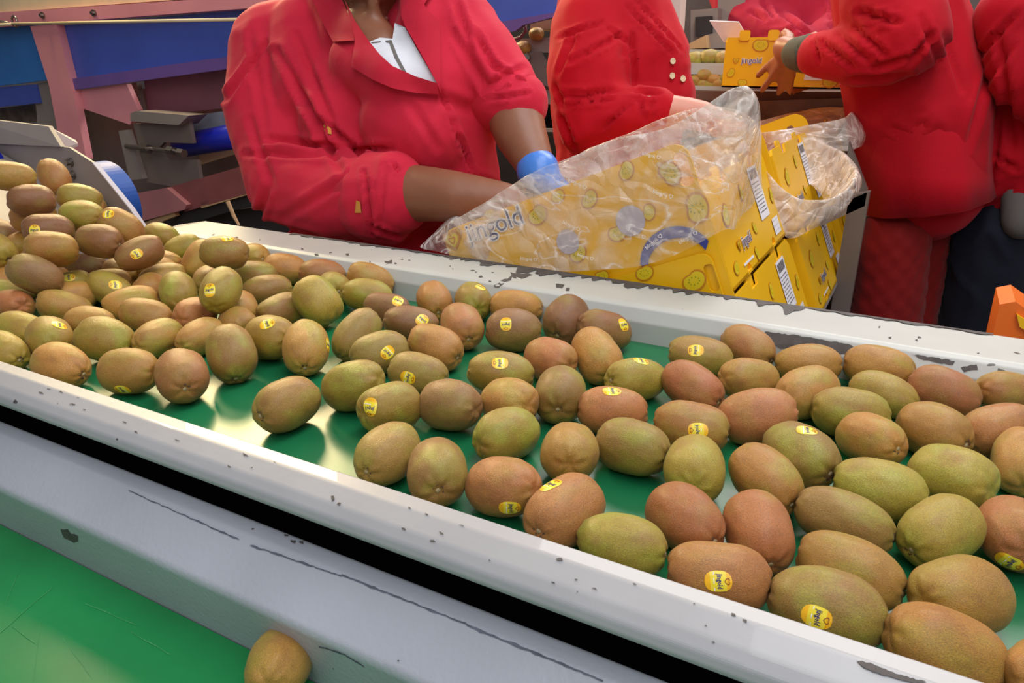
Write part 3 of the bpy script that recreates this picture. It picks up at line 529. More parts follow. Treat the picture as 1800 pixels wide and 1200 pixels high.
ST_NA = mat('print_navy', (52, 52, 110), 0.4, var=0.0); ST_BR = mat('print_brown', (150, 88, 30), 0.4, var=0.0); ST_WH = mat('print_white', (245, 242, 235), 0.4, var=0.0)
TONES = dict(t=((178, 124, 46), 0.6), b=((140, 92, 44), 0.35), r=((174, 106, 50), 0.35), g=((164, 134, 38), 1.0), o=((154, 116, 44), 0.75))
NV = 12; KM = []; KB = []
def kiwi_mesh(i):
    bm = bmesh.new(); bmesh.ops.create_icosphere(bm, subdivisions=5, radius=1)
    rnd = random.Random(i*5+1); pinch = rnd.uniform(-0.05, 0.07); bx = rnd.uniform(2.2, 2.55)
    ph = rnd.uniform(0, 9); lob = rnd.uniform(0.0, 0.03)
    for v in bm.verts:
        d = v.co.normalized(); t = abs(d.x); rho = math.sqrt(max(0, 1-d.x*d.x))
        s = (t**bx+rho**bx)**(-1/bx); q = d*s
        k = 1+pinch*q.x; q.y *= k; q.z *= k
        q *= 0.975+0.05*noise.noise(d*1.3+Vector((i*3.1, 0, 0)))+0.012*noise.noise(d*4+Vector((i, 5, 0)))
        a = math.atan2(d.z, d.y)
        ends = max(0, t-0.80)/0.2
        q *= 1+ends*(0.030*math.cos(a*6+ph+i)+0.012*math.cos(a*11+i))*rho*2.2+lob*math.cos(a*2+ph)*(1-t)
        if rho < 0.30: q.x *= 1-0.055*(1-rho/0.30)**1.0
        v.co = q
    me = bpy.data.meshes.new('kiwi'); bm.to_mesh(me); bm.free(); me.materials.append(KSKIN)
    for p in me.polygons: p.use_smooth = True
    KM.append(me); KB.append(BVHTree.FromPolygons([v.co for v in me.vertices], [p.vertices[:] for p in me.polygons]))
for i in range(NV): kiwi_mesh(i)
def stem_mesh(end):
    bm = bmesh.new(); R0 = 0.165 if end > 0 else 0.06
    n = 14
    def ring(r, h, wob): return [bm.verts.new((h, math.cos(6.2832*k/n)*r*(1+wob*math.sin(k*2.7)), math.sin(6.2832*k/n)*r*(1+wob*math.cos(k*1.9)))) for k in range(n)]
    x0 = 0.90*1
    Rg = [ring(R0*1.6, 0.0, 0.05), ring(R0*1.35, 0.035, 0.12), ring(R0*1.0, 0.050, 0.18), ring(R0*0.72, 0.022, 0.1), ring(R0*0.52, 0.018, 0.1), ring(R0*0.42, 0.055, 0.15), ring(R0*0.12, 0.062, 0.0)]
    for A, B in zip(Rg, Rg[1:]):
        for k in range(n): bm.faces.new((A[k], A[(k+1) % n], B[(k+1) % n], B[k]))
    bm.faces.new(Rg[-1])
    for f in bm.faces: f.material_index = 1 if f.calc_center_median().x > 0.03 and f.calc_center_median().yz.length < R0*0.5 else 0
    bmesh.ops.recalc_face_normals(bm, faces=bm.faces)
    me = bpy.data.meshes.new('stem_scar'); bm.to_mesh(me); bm.free(); me.materials.append(SCAR); me.materials.append(SCARL)
    for p in me.polygons: p.use_smooth = True
    return me
STEM = stem_mesh(1)
WORD = text_mesh('jingold', 0.0046, 0.00012, 1)
HEART = [(-1.0, 0.35), (-0.75, 0.85), (-0.3, 0.9), (0, 0.5), (0.3, 0.9), (0.75, 0.85), (1.0, 0.35), (0.7, -0.3), (0, -0.95), (-0.7, -0.3)]
def sticker(kobj, vi, u, d, L_, D_):
    sc = Vector((L_/2, D_/2, D_/2)); c = Vector((u[0]*sc.x, u[1]*sc.y, u[2]*sc.z)); n = Vector((u[0]/sc.x, u[1]/sc.y, u[2]/sc.z)).normalized()
    d = Vector(d); d = (d-n*d.dot(n)).normalized(); rgt = d.cross(n)
    bm = bmesh.new()
    def on(a, b, off):
        p = c+d*a+rgt*b; q = Vector((p.x/sc.x, p.y/sc.y, p.z/sc.z)).normalized(); h = KB[vi].ray_cast(q*3, -q)[0]
        if h is None: h = q
        return h*(1+off)
    A_, B_ = 0.0086, 0.0068; rows = 11; cols = 9; G = []
    for i in range(rows):
        a = -A_*math.cos(math.pi*i/(rows-1)); w = B_*(max(0, 1-abs(a/A_)**2.6))**(1/2.6); w = max(w, B_*0.02)
        G.append([bm.verts.new(on(a, -w+2*w*j/(cols-1), 0.011)) for j in range(cols)])
    for i in range(rows-1):
        for j in range(cols-1):
            f = bm.faces.new((G[i][j], G[i][j+1], G[i+1][j+1], G[i+1][j])); f.material_index = 1 if 3 <= i <= 6 else 0
    def put(V, F, mi, off, flip=False):
        vs = [bm.verts.new(on(a, b, off)) for a, b in V]
        for f in F:
            try: bm.faces.new([vs[k] for k in f]).material_index = mi
            except ValueError: pass
    V, F = WORD; put([(v.y+0.0008, v.x*0.78) for v in V], F, 2, 0.018)
    hp = [(HEART[i][1]*0.0019+0.0053, HEART[i][0]*0.0024) for i in range(10)]; hi = [((a-0.0053)*0.66+0.0053, b*0.66) for a, b in hp]
    put(hp+hi, [(i, (i+1) % 10, 10+(i+1) % 10, 10+i) for i in range(10)], 3, 0.018)
    put([(-0.0030, -B_*0.86), (-0.0030, B_*0.86), (-0.0024, B_*0.9), (-0.0024, -B_*0.9), (-0.0030, 0), (-0.0024, 0)], [(0, 4, 5, 3), (4, 1, 2, 5)], 4, 0.018)
    bmesh.ops.recalc_face_normals(bm, faces=bm.faces)
    o = obj('sticker', bm, [ST_OR, ST_YE, ST_NA, ST_BR, ST_WH], kobj, recalc=False); o['label'] = 'oval yellow sticker reading jingold'
    return o
def make_kiwi(i, par, tone, st, stem, label, group):
    x, y, z, yaw, pit, L_, D_ = par; rnd = random.Random(i*7+3); vi = rnd.randrange(NV)
    o = bpy.data.objects.new('kiwi', KM[vi]); COL.objects.link(o)
    a = Vector((math.cos(yaw)*math.cos(pit), math.sin(yaw)*math.cos(pit), math.sin(pit))); t1 = Vector((0, 0, 1)).cross(a).normalized(); t2 = a.cross(t1)
    R_ = Matrix((a, t1, t2)).transposed().to_4x4()
    o.matrix_world = Matrix.Translation((x, y, z)) @ R_ @ Matrix.Diagonal((L_/2, D_/2, D_/2, 1))
    (r, g, b), ga = TONES[tone]; j = rnd.uniform(-11, 11)
    ga *= 0.8; c = srgb(min(255, r+j+rnd.uniform(-5, 5)), g+j+rnd.uniform(-5, 5), b+j*0.7); o.color = (c[0], c[1], c[2], min(1, ga*rnd.uniform(0.7, 1.2)))
    tag(o, label, 'kiwi', group or None)
    s = bpy.data.objects.new('stem_scar', STEM); COL.objects.link(s); s.parent = o
    h = KB[vi].ray_cast(Vector((3, 0, 0)), Vector((-1, 0, 0)))[0]; s.location = (h.x-0.014, 0, 0)
    s.scale = (0.75, 1, 1)
    if st: sticker(o, vi, st[:3], st[3:], L_, D_)
    return o
for i, k in enumerate(KIWIS): make_kiwi(i, *k)
for i, (x, y, z) in enumerate(BURIED):
    make_kiwi(500+i, (x, y, z, random.uniform(0, 3), random.uniform(-0.1, 0.1), 0.064, 0.0455), 't', None, False, 'kiwi buried under the others in the heap on the left', 'kiwis buried in the left heap')

# ---------------------------------------------------------------- cartons
YEL = mat('carton_yellow', (243, 186, 8), 0.42, var=0.03, scale=5, coat=0.15)
YELD = mat('print_slice_outline', (205, 132, 22), 0.45, var=0.02); YELG = mat('print_slice_fill', (226, 196, 22), 0.45, var=0.03)
GRN = mat('print_seed_green', (150, 160, 20), 0.45, var=0.02); CARD = mat('white_card_inside', (226, 212, 206), 0.6, var=0.03)
LAB = mat('label_paper', (240, 236, 240), 0.5, var=0.01); LILAC = mat('print_lilac_disc', (190, 182, 196), 0.45, var=0.02); ARC = mat('print_blue_arc', (58, 70, 150), 0.4, var=0.03)
DECM = [YELD, YELG, GRN, ST_NA, ST_WH, LAB, LILAC, ARC, DARK]
BIG = text_mesh('jingold', 1.0, 0.0, 3); BIGO = text_mesh('jingold', 1.0, 0.045, 3)
class Face:                             # flat print lying on one face of a carton, one mesh per motif
    def __init__(s, o, ax, ay, n): s.o, s.ax, s.ay, s.n = Vector(o), Vector(ax), Vector(ay), Vector(n); s.items = []; s.bm = None
    def new(s, name): s.bm = bmesh.new(); s.items.append((name, s.bm))
    def pt(s, a, b, l): return s.o+s.ax*a+s.ay*b+s.n*(0.0006+0.0004*l)
    def poly(s, pts, mi, l=1): s.bm.faces.new([s.bm.verts.new(s.pt(a, b, l)) for a, b in pts]).material_index = mi
    def strip(s, pts, mi, l=1): s.new('printed_line'); s.poly(pts, mi, l)
    def ell(s, cx, cy, rx, ry, mi, l, rot=0, n=20, dent=0.0):
        pts = []
        for k in range(n):
            t = 6.2832*k/n; r = 1-dent*math.exp(-((t-1.57)/0.4)**2)
            x, y = rx*r*math.cos(t), ry*r*math.sin(t); pts.append((cx+x*math.cos(rot)-y*math.sin(rot), cy+x*math.sin(rot)+y*math.cos(rot)))
        s.poly(pts, mi, l)
    def disc(s, cx, cy, r, mi, l): s.new('printed_disc'); s.ell(cx, cy, r, r, mi, l)
    def slice(s, cx, cy, r, rot=0.0, squash=0.8):
        s.new('printed_slice'); s.ell(cx, cy, r, r*squash, 0, 1, rot, dent=0.25); s.ell(cx, cy, r*0.86, r*squash*0.83, 1, 2, rot, dent=0.25)
        for k in range(9):
            t = 6.2832*k/9+rot; s.ell(cx+math.cos(t)*r*0.42, cy+math.sin(t)*r*0.36*squash, r*0.07, r*0.05, 2, 3, t, 6)
    def text(s, cx, cy, size, rot=0.0, heart=True):
        s.new('printed_word'); c, sn = math.cos(rot), math.sin(rot)
        for (V, F), mi, l in ((BIGO, 4, 3), (BIG, 3, 4)):
            vs = [s.bm.verts.new(s.pt(cx+(v.x*c-v.y*sn)*size, cy+(v.x*sn+v.y*c)*size, l)) for v in V]
            for f in F:
                try: s.bm.faces.new([vs[k] for k in f]).material_index = mi
                except ValueError: pass
        if heart:
            s.new('printed_heart')
            for k, mi, l in ((1.0, 0, 3), (0.72, 1, 4), (0.4, 0, 5), (0.22, 1, 6)):
                q = [((x*0.45*k-2.05), y*0.42*k) for x, y in HEART]; s.poly([(cx+(x*c-y*sn)*size, cy+(x*sn+y*c)*size) for x, y in q], mi, l)
    def label(s, cx, cy, w, h, bars=True):
        s.new('paper_label'); s.poly([(cx-w/2, cy-h/2), (cx+w/2, cy-h/2), (cx+w/2, cy+h/2), (cx-w/2, cy+h/2)], 5, 2)
        if bars:
            n = 14
            for k in range(n):
                x = cx-w*0.42+w*0.84*k/n; s.poly([(x, cy+h*0.27), (x+w*0.84/n*(0.3+0.3*(k % 3)/2), cy+h*0.27), (x+w*0.84/n*(0.3+0.3*(k % 3)/2), cy+h*0.45), (x, cy+h*0.45)], 8, 3)
        rr = random.Random(int(cx*999)); rows = 9 if bars else 3
        for r in range(rows):
            y = cy+(h*0.20 if bars else h*0.34)-r*h*(0.62/rows if bars else 0.3); x = cx-w*0.42
            while x < cx+w*0.34:
                ww = w*rr.uniform(0.03, 0.10); s.poly([(x, y), (x+ww, y), (x+ww, y-h*0.02), (x, y-h*0.02)], 8, 3); x += ww+w*rr.uniform(0.02, 0.07)
    def done(s, parent):
        for nm, bm in s.items: obj(nm, bm, DECM, parent, recalc=False)
def plate2(name, outer, holes, o, ax, ay, n, th, m, parent):
    """flat board with real cut-outs"""
    o, ax, ay, n = Vector(o), Vector(ax), Vector(ay), Vector(n); pts = [Vector(p) for p in outer]; es = [(i, (i+1) % len(outer)) for i in range(len(outer))]
    for h in holes:
        b = len(pts); pts += [Vector(p) for p in h]; es += [(b+i, b+(i+1) % len(h)) for i in range(len(h))]
    def ins(q, pl):
        c = False
        for i in range(len(pl)):
            (x1, y1), (x2, y2) = pl[i], pl[(i+1) % len(pl)]
            if (y1 > q.y) != (y2 > q.y) and q.x < (x2-x1)*(q.y-y1)/(y2-y1)+x1: c = not c
        return c
    vs, e2, fs, *_ = delaunay_2d_cdt(pts, es, [], 0, 1e-6)
    bm = bmesh.new(); A = [bm.verts.new(o+ax*v.x+ay*v.y) for v in vs]; B = [bm.verts.new(o+ax*v.x+ay*v.y-n*th) for v in vs]; cnt = set()
    for f in fs:
        c = (vs[f[0]]+vs[f[1]]+vs[f[2]])/3
        if not ins(c, outer) or any(ins(c, h) for h in holes): continue
        bm.faces.new([A[i] for i in f]); bm.faces.new([B[i] for i in f][::-1])
        for i in range(3): cnt.add((f[i], f[(i+1) % 3]))
    for a, b in cnt:
        if (b, a) not in cnt: bm.faces.new((A[a], A[b], B[b], B[a]))
    for v in [v for v in bm.verts if not v.link_faces]: bm.verts.remove(v)
    return obj(name, bm, m, parent)
def rr(x0, y0, x1, y1, r, which=(1, 1, 1, 1), n=4):
    out = []
    for (cx, cy, a0), w in zip(((x0+r, y0+r, 180), (x1-r, y0+r, 270), (x1-r, y1-r, 0), (x0+r, y1-r, 90)), which):
        if w:
            for k in range(n+1): t = math.radians(a0+90*k/n); out.append((cx+r*math.cos(t), cy+r*math.sin(t)))
        else: out.append({180: (x0, y0), 270: (x1, y0), 0: (x1, y1), 90: (x0, y1)}[a0])
    return out
def carton(label, o, r, f, u, Wd, Ln, Ht, panel=None, group=None, design='stack', filled=False):
    """o: near right bottom corner; r: to the right, f: away, u: up. Opening on top."""
    o, r, f, u = Vector(o), Vector(r), Vector(f), Vector(u); t = 0.004
    root = empty('carton', label, 'carton', group)
    bottom = [(-Wd, 0), (0, 0), (0, Ln), (-Wd, Ln)]
    plate2('bottom', bottom, [], o, r, f, u*-1, t, YEL, root)
    notch = lambda a, w: [(a-w/2, Ht), (a-w/2, Ht-0.012), (a+w/2, Ht-0.012), (a+w/2, Ht)]
    side = [(0, 0), (Ln, 0), (Ln, Ht-0.012), (Ln-0.012, Ht)]+[p for a in (Ln*0.74, Ln*0.27) for p in [(a+0.022, Ht), (a+0.018, Ht-0.014), (a-0.018, Ht-0.014), (a-0.022, Ht)]]+[(0.010, Ht), (0, Ht-0.010)]
    arch = lambda a: [(a+0.014*math.cos(math.radians(k)), 0.0001+0.016*math.sin(math.radians(k))) for k in range(0, 181, 30)]
    sw = plate2('side_wall', side, [arch(Ln*0.27), arch(Ln*0.74)], o, f, u, r, t, YEL, root)
    plate2('side_wall', side, [], o-r*(Wd-t), f, u, r, t, YEL, root)
    slot = rr(-Wd*0.5-0.04, Ht*0.62, -Wd*0.5+0.04, Ht*0.62+0.022, 0.010)
    plate2('end_wall', [(-Wd+t, 0), (-t, 0), (-t, Ht), (-Wd+t, Ht)], [], o, r, u, f*-1, t, YEL, root)
    plate2('end_wall', [(-Wd+t, 0), (-t, 0), (-t, Ht), (-Wd+t, Ht)], [slot], o+f*(Ln-t), r, u, f*-1, t, YEL, root)
    for a in (0.27, 0.74):               # fold-over tabs on the side wall rim
        plate2('tab', rr(Ln*a-0.018, -0.02, Ln*a+0.018, 0.012, 0.007, (0, 0, 1, 1)), [], o+u*(Ht-0.002)-r*0.006, f, u, r, 0.003, YEL, root)
    F = Face(o, f, u, r); 
    F.text(Ln*0.33, Ht*0.30, 0.022); F.label(Ln*0.72, Ht*0.62, 0.062, 0.085); F.label(Ln*0.86, Ht*0.18, 0.045, 0.028, False)
    F.slice(Ln*0.17, Ht*0.62, 0.020, 0.5); F.slice(Ln*0.46, Ht*0.72, 0.014, 1.2); F.slice(Ln*0.50, Ht*0.33, 0.012, -0.5); F.slice(Ln*0.10, Ht*0.15, 0.013, 0.2); F.slice(Ln*0.93, Ht*0.5, 0.015, 1.0); F.slice(Ln*0.42, Ht*0.10, 0.012, 2.0)
    F.strip([(Ln*0.2, Ht*0.10), (Ln*0.36, Ht*0.10), (Ln*0.36, Ht*0.125), (Ln*0.2, Ht*0.125)], 4, 2)
    F.done(sw)
    return root
T = math.radians(23.0); R3 = Vector((math.cos(T), 0, math.sin(T))); U3 = Vector((-math.sin(T), 0, math.cos(T))); F3 = Vector((0, 1, 0)); BR = Vector((-0.194, 0.962, 0.942))
GC = 'yellow cartons on the sloping packing stand'
cart = []
names = {(0, 0): 'yellow fruit carton with printed lid panel, under the nearest clear bag', (1, 0): 'yellow fruit carton in the second stack, inside the small crumpled bag', (2, 0): 'yellow fruit carton farthest back on the stand, under the pinkish bag',
         (0, 1): 'yellow carton at the bottom of nearest stack, oval hand hole facing the belt', (1, 1): 'lower yellow carton behind the nearest stack, barcode label near its corner', (2, 1): 'lowest yellow carton at the far end of the stand'}
for i in range(3):
    for j in range(2):
        o = BR+F3*(0.405*i)-U3*(0.157*j)+Vector((0.012*i, 0, 0.0))
        cart.append(((i, j), carton(names[(i, j)], o, R3, F3, U3, 0.41, 0.385, 0.15, group=GC)))
def st(px, py): q = P(px, py, 0.955)-Vector((BR.x, 0.955, BR.z)); return q.dot(R3), q.dot(U3)
c0 = cart[0][1]; PO = Vector((BR.x, 0.9575, BR.z))
sl = [st(*p) for p in ((1190, 275), (1211, 320))]; sc_ = ((sl[0][0]+sl[1][0])/2, (sl[0][1]+sl[1][1])/2)
lidp = plate2('lid_panel', rr(-0.412, -0.012, 0.0, 0.207, 0.022, (0, 0, 1, 1)), [rr(sc_[0]-0.009, sc_[1]-0.022, sc_[0]+0.009, sc_[1]+0.022, 0.007)], PO, R3, U3, Vector((0, -1, 0)), 0.003, YEL, c0)
F = Face(PO, R3, U3, (0, -1, 0))
F.text(*st(868, 396), 0.040)
for px, py, r_, a in ((1224, 366, 0.021, 1.4), (1177, 305, 0.018, 2.0), (944, 378, 0.018, 0.4), (860, 376, 0.010, 0), (800, 412, 0.012, 0), (1085, 410, 0.015, 0), (1140, 373, 0.012, 1.2), (1015, 445, 0.016, 0.6), (1035, 350, 0.015, 0.7), (980, 345, 0.012, 0.3), (1100, 300, 0.014, 0.9)):
    a_, b_ = st(px, py)
    if b_ > 0: F.slice(a_, b_, r_, a)
for px, py, r_ in ((1108, 388, 0.021), (998, 425, 0.018)): a_, b_ = st(px, py); F.disc(a_, b_, r_, 6, 4)
a_, b_ = st(1190, 460); n = 16; arcp = []
for k in range(n+1):
    t = math.radians(168-150*k/n); arcp.append((a_+0.052*math.cos(t), b_+0.048*math.sin(t)))
for k in range(n, -1, -1):
    t = math.radians(168-150*k/n); arcp.append((a_+0.044*math.cos(t), b_-0.008+0.040*math.sin(t)))
F.new('printed_arc')
for k in range(n): F.poly([arcp[k], arcp[k+1], arcp[2*n-k], arcp[2*n+1-k]], 7, 5)
F.done(lidp)
# lower carton: hanging flap with slot towards the belt
c1 = cart[1][1]; a_, b_ = st(1252, 487)
lidq = plate2('lid_panel', rr(-0.412, -0.16, -0.012, 0.062, 0.016, (0, 0, 1, 1)), [rr(a_-0.007, b_-0.019, a_+0.007, b_+0.019, 0.006)], PO+Vector((0, -0.006, 0)), R3, U3, Vector((0, -1, 0)), 0.003, YEL, c1)
F = Face(PO+Vector((0, -0.006, 0)), R3, U3, (0, -1, 0))
for px, py, r_, a in ((1222, 492, 0.018, 0.4), (1135, 478, 0.014, 0.2), (1060, 484, 0.012, 0)): F.slice(*st(px, py), r_, a)
F.done(lidq)
for (i, j), c in cart:
    if j == 0 and i > 0:
        o = BR+F3*(0.405*i-0.0045)+Vector((0.012*i, 0, 0)); plate2('lid_panel', rr(-0.41, 0, -0.004, 0.20, 0.03, (0, 0, 1, 1)), [rr(-0.05, 0.13, -0.034, 0.178, 0.007)], o, R3, U3, Vector((0, -1, 0)), 0.003, YEL, c)
# fruit already packed in the nearest carton
for i, (a, b) in enumerate([(-0.08, 0.07), (-0.15, 0.07), (-0.23, 0.08), (-0.07, 0.16), (-0.14, 0.17), (-0.22, 0.17), (-0.08, 0.26), (-0.16, 0.27), (-0.30, 0.10), (-0.30, 0.20)]):
    p = BR+R3*a+F3*b+U3*0.028
    make_kiwi(700+i, (p.x, p.y, p.z, 0.3+i*0.02, 0.1, 0.064, 0.048), 't', None, False, 'kiwi already packed inside the nearest carton, behind its lid panel', 'kiwis packed in the nearest carton')
# sloping packing stand
stand = empty('packing_stand', 'grey steel stand carrying the tilted yellow cartons', 'stand')
o = BR-U3*0.163-F3*0.02; plate2('shelf', [(-0.45, 0), (0.01, 0), (0.01, 1.30), (-0.45, 1.30)], [], o, R3, F3, U3, 0.006, GREY, stand)
for px, py, Y in ((1500, 335, 1.62),):
    a = P(1508, 345, Y); b = P(1493, 545, Y); bm = bmesh.new(); prism(bm, [a+Vector((-.016, 0, 0)), a+Vector((.020, 0, .01)), Vector((a.x+.020, a.y, 0)), Vector((a.x-.016, a.y, 0))], (0, 0.03, 0)); obj('post', bm, GREYD, stand)
    bm = bmesh.new(); prism(bm, [P(1440, 372, Y), P(1500, 348, Y), P(1524, 338, Y), P(1520, 362, Y), P(1446, 396, Y)], (0, 0.03, 0)); obj('cross_rail', bm, GREY, stand)
    bm = bmesh.new(); prism(bm, [P(1492, 250, Y+.1), P(1524, 335, Y+.1), P(1516, 350, Y+.1), P(1486, 300, Y+.1)], (0, 0.03, 0)); obj('side_arm', bm, GREYD, stand)
for x, y in ((-0.60, 1.0), (-0.60, 2.15), (-0.14, 2.15), (-0.15, 1.0)):
    zt = (BR-U3*0.163).z-0.01+(x-BR.x)*math.tan(T)
    bm = bmesh.new(); box(bm, (x, y, zt/2), (0.03, 0.03, zt)); obj('post', bm, GREYD, stand)
# ---------------------------------------------------------------- clear bags
def film_mat(name, tint, a0, a1):
    m = bpy.data.materials.new(name); m.use_nodes = True; nt = m.node_tree; N = nt.nodes; L = nt.links; b = N['Principled BSDF']
    b.inputs['Base Color'].default_value = srgb(*tint); b.inputs['Roughness'].default_value = 0.12; b.inputs['Specular IOR Level'].default_value = 1.0
    lw = N.new('ShaderNodeLayerWeight'); lw.inputs['Blend'].default_value = 0.35
    tc = N.new('ShaderNodeTexCoord'); n = N.new('ShaderNodeTexNoise'); n.inputs['Scale'].default_value = 16; n.inputs['Detail'].default_value = 6; n.inputs['Distortion'].default_value = 1.4; L.new(tc.outputs['Object'], n.inputs['Vector'])
    ad = N.new('ShaderNodeMath'); ad.operation = 'MULTIPLY_ADD'; ad.inputs[1].default_value = 0.32; L.new(lw.outputs['Facing'], ad.inputs[0]); 
    rg = N.new('ShaderNodeMapRange'); rg.inputs[1].default_value = 0.38; rg.inputs[2].default_value = 0.68; rg.inputs[3].default_value = a0; rg.inputs[4].default_value = a1; L.new(n.outputs['Fac'], rg.inputs[0]); L.new(rg.outputs[0], ad.inputs[2])
    n2 = N.new('ShaderNodeTexVoronoi'); n2.feature = 'DISTANCE_TO_EDGE'; n2.inputs['Scale'].default_value = 22
    wn = N.new('ShaderNodeTexNoise'); wn.inputs['Scale'].default_value = 6; wn.inputs['Detail'].default_value = 3; L.new(tc.outputs['Object'], wn.inputs['Vector'])
    vm = N.new('ShaderNodeVectorMath'); vm.operation = 'MULTIPLY_ADD'; vm.inputs[1].default_value = (0.25, 0.25, 0.25); L.new(wn.outputs['Color'], vm.inputs[0]); L.new(tc.outputs['Object'], vm.inputs[2]); L.new(vm.outputs[0], n2.inputs['Vector'])
    rn = N.new('ShaderNodeTexNoise'); rn.inputs['Scale'].default_value = 8; rn.inputs['Detail'].default_value = 3; rn.inputs['Distortion'].default_value = 1.2
    mp = N.new('ShaderNodeMapping'); mp.inputs['Scale'].default_value = (0.8, 1.2, 1.9); mp.inputs['Rotation'].default_value = (0, 0.4, 0.3); L.new(tc.outputs['Object'], mp.inputs['Vector']); L.new(mp.outputs[0], rn.inputs['Vector'])
    sb = N.new('ShaderNodeMath'); sb.operation = 'SUBTRACT'; sb.inputs[1].default_value = 0.5; L.new(rn.outputs['Fac'], sb.inputs[0]); ab = N.new('ShaderNodeMath'); ab.operation = 'ABSOLUTE'; L.new(sb.outputs[0], ab.inputs[0])
    er = N.new('ShaderNodeMapRange'); er.inputs[1].default_value = 0.0; er.inputs[2].default_value = 0.022; er.inputs[3].default_value = 0.38; er.inputs[4].default_value = 0.0; L.new(ab.outputs[0], er.inputs[0])
    a2 = N.new('ShaderNodeMath'); a2.operation = 'ADD'; a2.use_clamp = True; L.new(ad.outputs[0], a2.inputs[0]); L.new(er.outputs[0], a2.inputs[1]); L.new(a2.outputs[0], b.inputs['Alpha'])
    bp = N.new('ShaderNodeBump'); bp.inputs['Strength'].default_value = 0.9; bp.inputs['Distance'].default_value = 0.012; L.new(n2.outputs['Distance'], bp.inputs['Height'])
    b2 = N.new('ShaderNodeBump'); b2.inputs['Strength'].default_value = 0.5; b2.inputs['Distance'].default_value = 0.01; L.new(n.outputs['Fac'], b2.inputs['Height']); L.new(bp.outputs['Normal'], b2.inputs['Normal'])
    L.new(b2.outputs['Normal'], b.inputs['Normal'])
    return m
FILM = film_mat('clear_film', (255, 244, 236), 0.06, 0.42); FILM2 = film_mat('milky_film', (252, 232, 216), 0.35, 0.62)
def cr(p0, p1, p2, p3, t): return 0.5*((2*p1)+(p2-p0)*t+(2*p0-5*p1+4*p2-p3)*t*t+(3*p1-p0-3*p2+p3)*t**3)
def film(name, cols, label, group, m, amp=0.006, nu=8, nv=8, seed=0.0):
    """cols: control columns going round the mouth; each from inside low over the rim to the hem"""
    n = len(cols); k = len(cols[0]); root_cols = []
    for i in range(n):
        c = [Vector(p) for p in cols[i]]; line = []
        for j in range(k-1):
            a, b, cc, d = c[max(j-1, 0)], c[j], c[j+1], c[min(j+2, k-1)]
            for s in range(nv): line.append(cr(a, b, cc, d, s/nv))
        line.append(c[-1]); root_cols.append(line)
    rows = []
    for i in range(n):
        for s in range(nu):
            rows.append([cr(root_cols[i-1][j], root_cols[i][j], root_cols[(i+1) % n][j], root_cols[(i+2) % n][j], s/nu) for j in range(len(root_cols[0]))])
    bm = bmesh.new(); V = []
    for line in rows:
        V.append([])
        for j, p in enumerate(line):
            q = p*9+Vector((seed, 0, 0)); r1 = 1-abs(noise.noise(q))*2; q2 = Vector((p.x*14, p.y*20, p.z*30))+Vector((0, seed, 0)); r2 = 1-abs(noise.noise(q2))*2
            dv = Vector((noise.noise(q+Vector((9, 0, 0))), noise.noise(q+Vector((0, 9, 0))), noise.noise(q+Vector((0, 0, 9)))))
            V[-1].append(bm.verts.new(p+dv*amp*1.5+Vector((0.2, -0.8, 0.5))*(r1*0.5+r2*0.4-0.45)*amp))
    N_ = len(V)
    for i in range(N_):
        for j in range(len(V[0])-1): bm.faces.new((V[i][j], V[i][j+1], V[(i+1) % N_][j+1], V[(i+1) % N_][j]))
    return tag(obj(name, bm, m, None, smooth=True), label, 'bag', group)
def bagcols(spec, cen, drop):
    out = []
    for rim, mid, hem in spec:
        rim, mid, hem = Vector(rim), Vector(mid), Vector(hem); low = rim.lerp(Vector(cen), 0.22); low.z -= drop
        out.append([low, rim.lerp(low, 0.3)+Vector((0, 0, 0.004)), rim, mid, hem])
    return out
s1 = [(P(792, 390, .950), P(765, 412, .945), P(738, 436, .9445)), (P(880, 338, .950), P(862, 400, .944), P(850, 450, .9425)), (P(975, 290, .950), P(962, 390, .944), P(955, 468, .9425)), (P(1080, 250, .950), P(1065, 380, .944), P(1058, 477, .9425)),
      (P(1188, 217, .952), P(1180, 340, .942), P(1168, 450, .9405)), (P(1300, 160, .985), P(1275, 290, .948), P(1266, 402, .944)), (P(1328, 225, 1.10), P(1318, 300, 1.02), P(1300, 388, 1.0)), (P(1322, 215, 1.30), P(1335, 262, 1.26), P(1338, 318, 1.24)),
      (P(1250, 186, 1.36), P(1250, 215, 1.38), P(1250, 240, 1.385)), (P(1130, 223, 1.36), P(1130, 248, 1.38), P(1130, 275, 1.385)), (P(1030, 262, 1.34), P(1020, 290, 1.36), P(1012, 318, 1.365)), (P(955, 300, 1.28), P(940, 320, 1.30), P(930, 345, 1.30)), (P(850, 352, 1.12), P(820, 375, 1.12), P(800, 400, 1.11))]
film('carton_bag', bagcols(s1, (-0.42, 1.15, 0.93), 0.12), 'large clear plastic bag draped over the nearest yellow carton', None, FILM, 0.0075, 14, 12, 1.0)
s2 = [(P(1340, 300, 1.352), P(1348, 335, 1.348), P(1366, 380, 1.345)), (P(1398, 345, 1.348), P(1390, 380, 1.345), P(1380, 412, 1.345)), (P(1455, 352, 1.36), P(1440, 385, 1.355), P(1425, 400, 1.352)), (P(1500, 318, 1.45), P(1500, 345, 1.44), P(1480, 368, 1.42)),
      (P(1492, 275, 1.60), P(1508, 292, 1.60), P(1504, 312, 1.58)), (P(1430, 242, 1.70), P(1445, 250, 1.72), P(1452, 262, 1.72)), (P(1375, 250, 1.66), P(1372, 262, 1.68), P(1368, 275, 1.68)), (P(1342, 268, 1.50), P(1335, 282, 1.5), P(1333, 296, 1.5))]
film('carton_bag', bagcols(s2, (-0.33, 1.55, 0.98), 0.05), 'small milky plastic bag crumpled open over the second carton', None, FILM2, 0.008, 10, 8, 4.0)
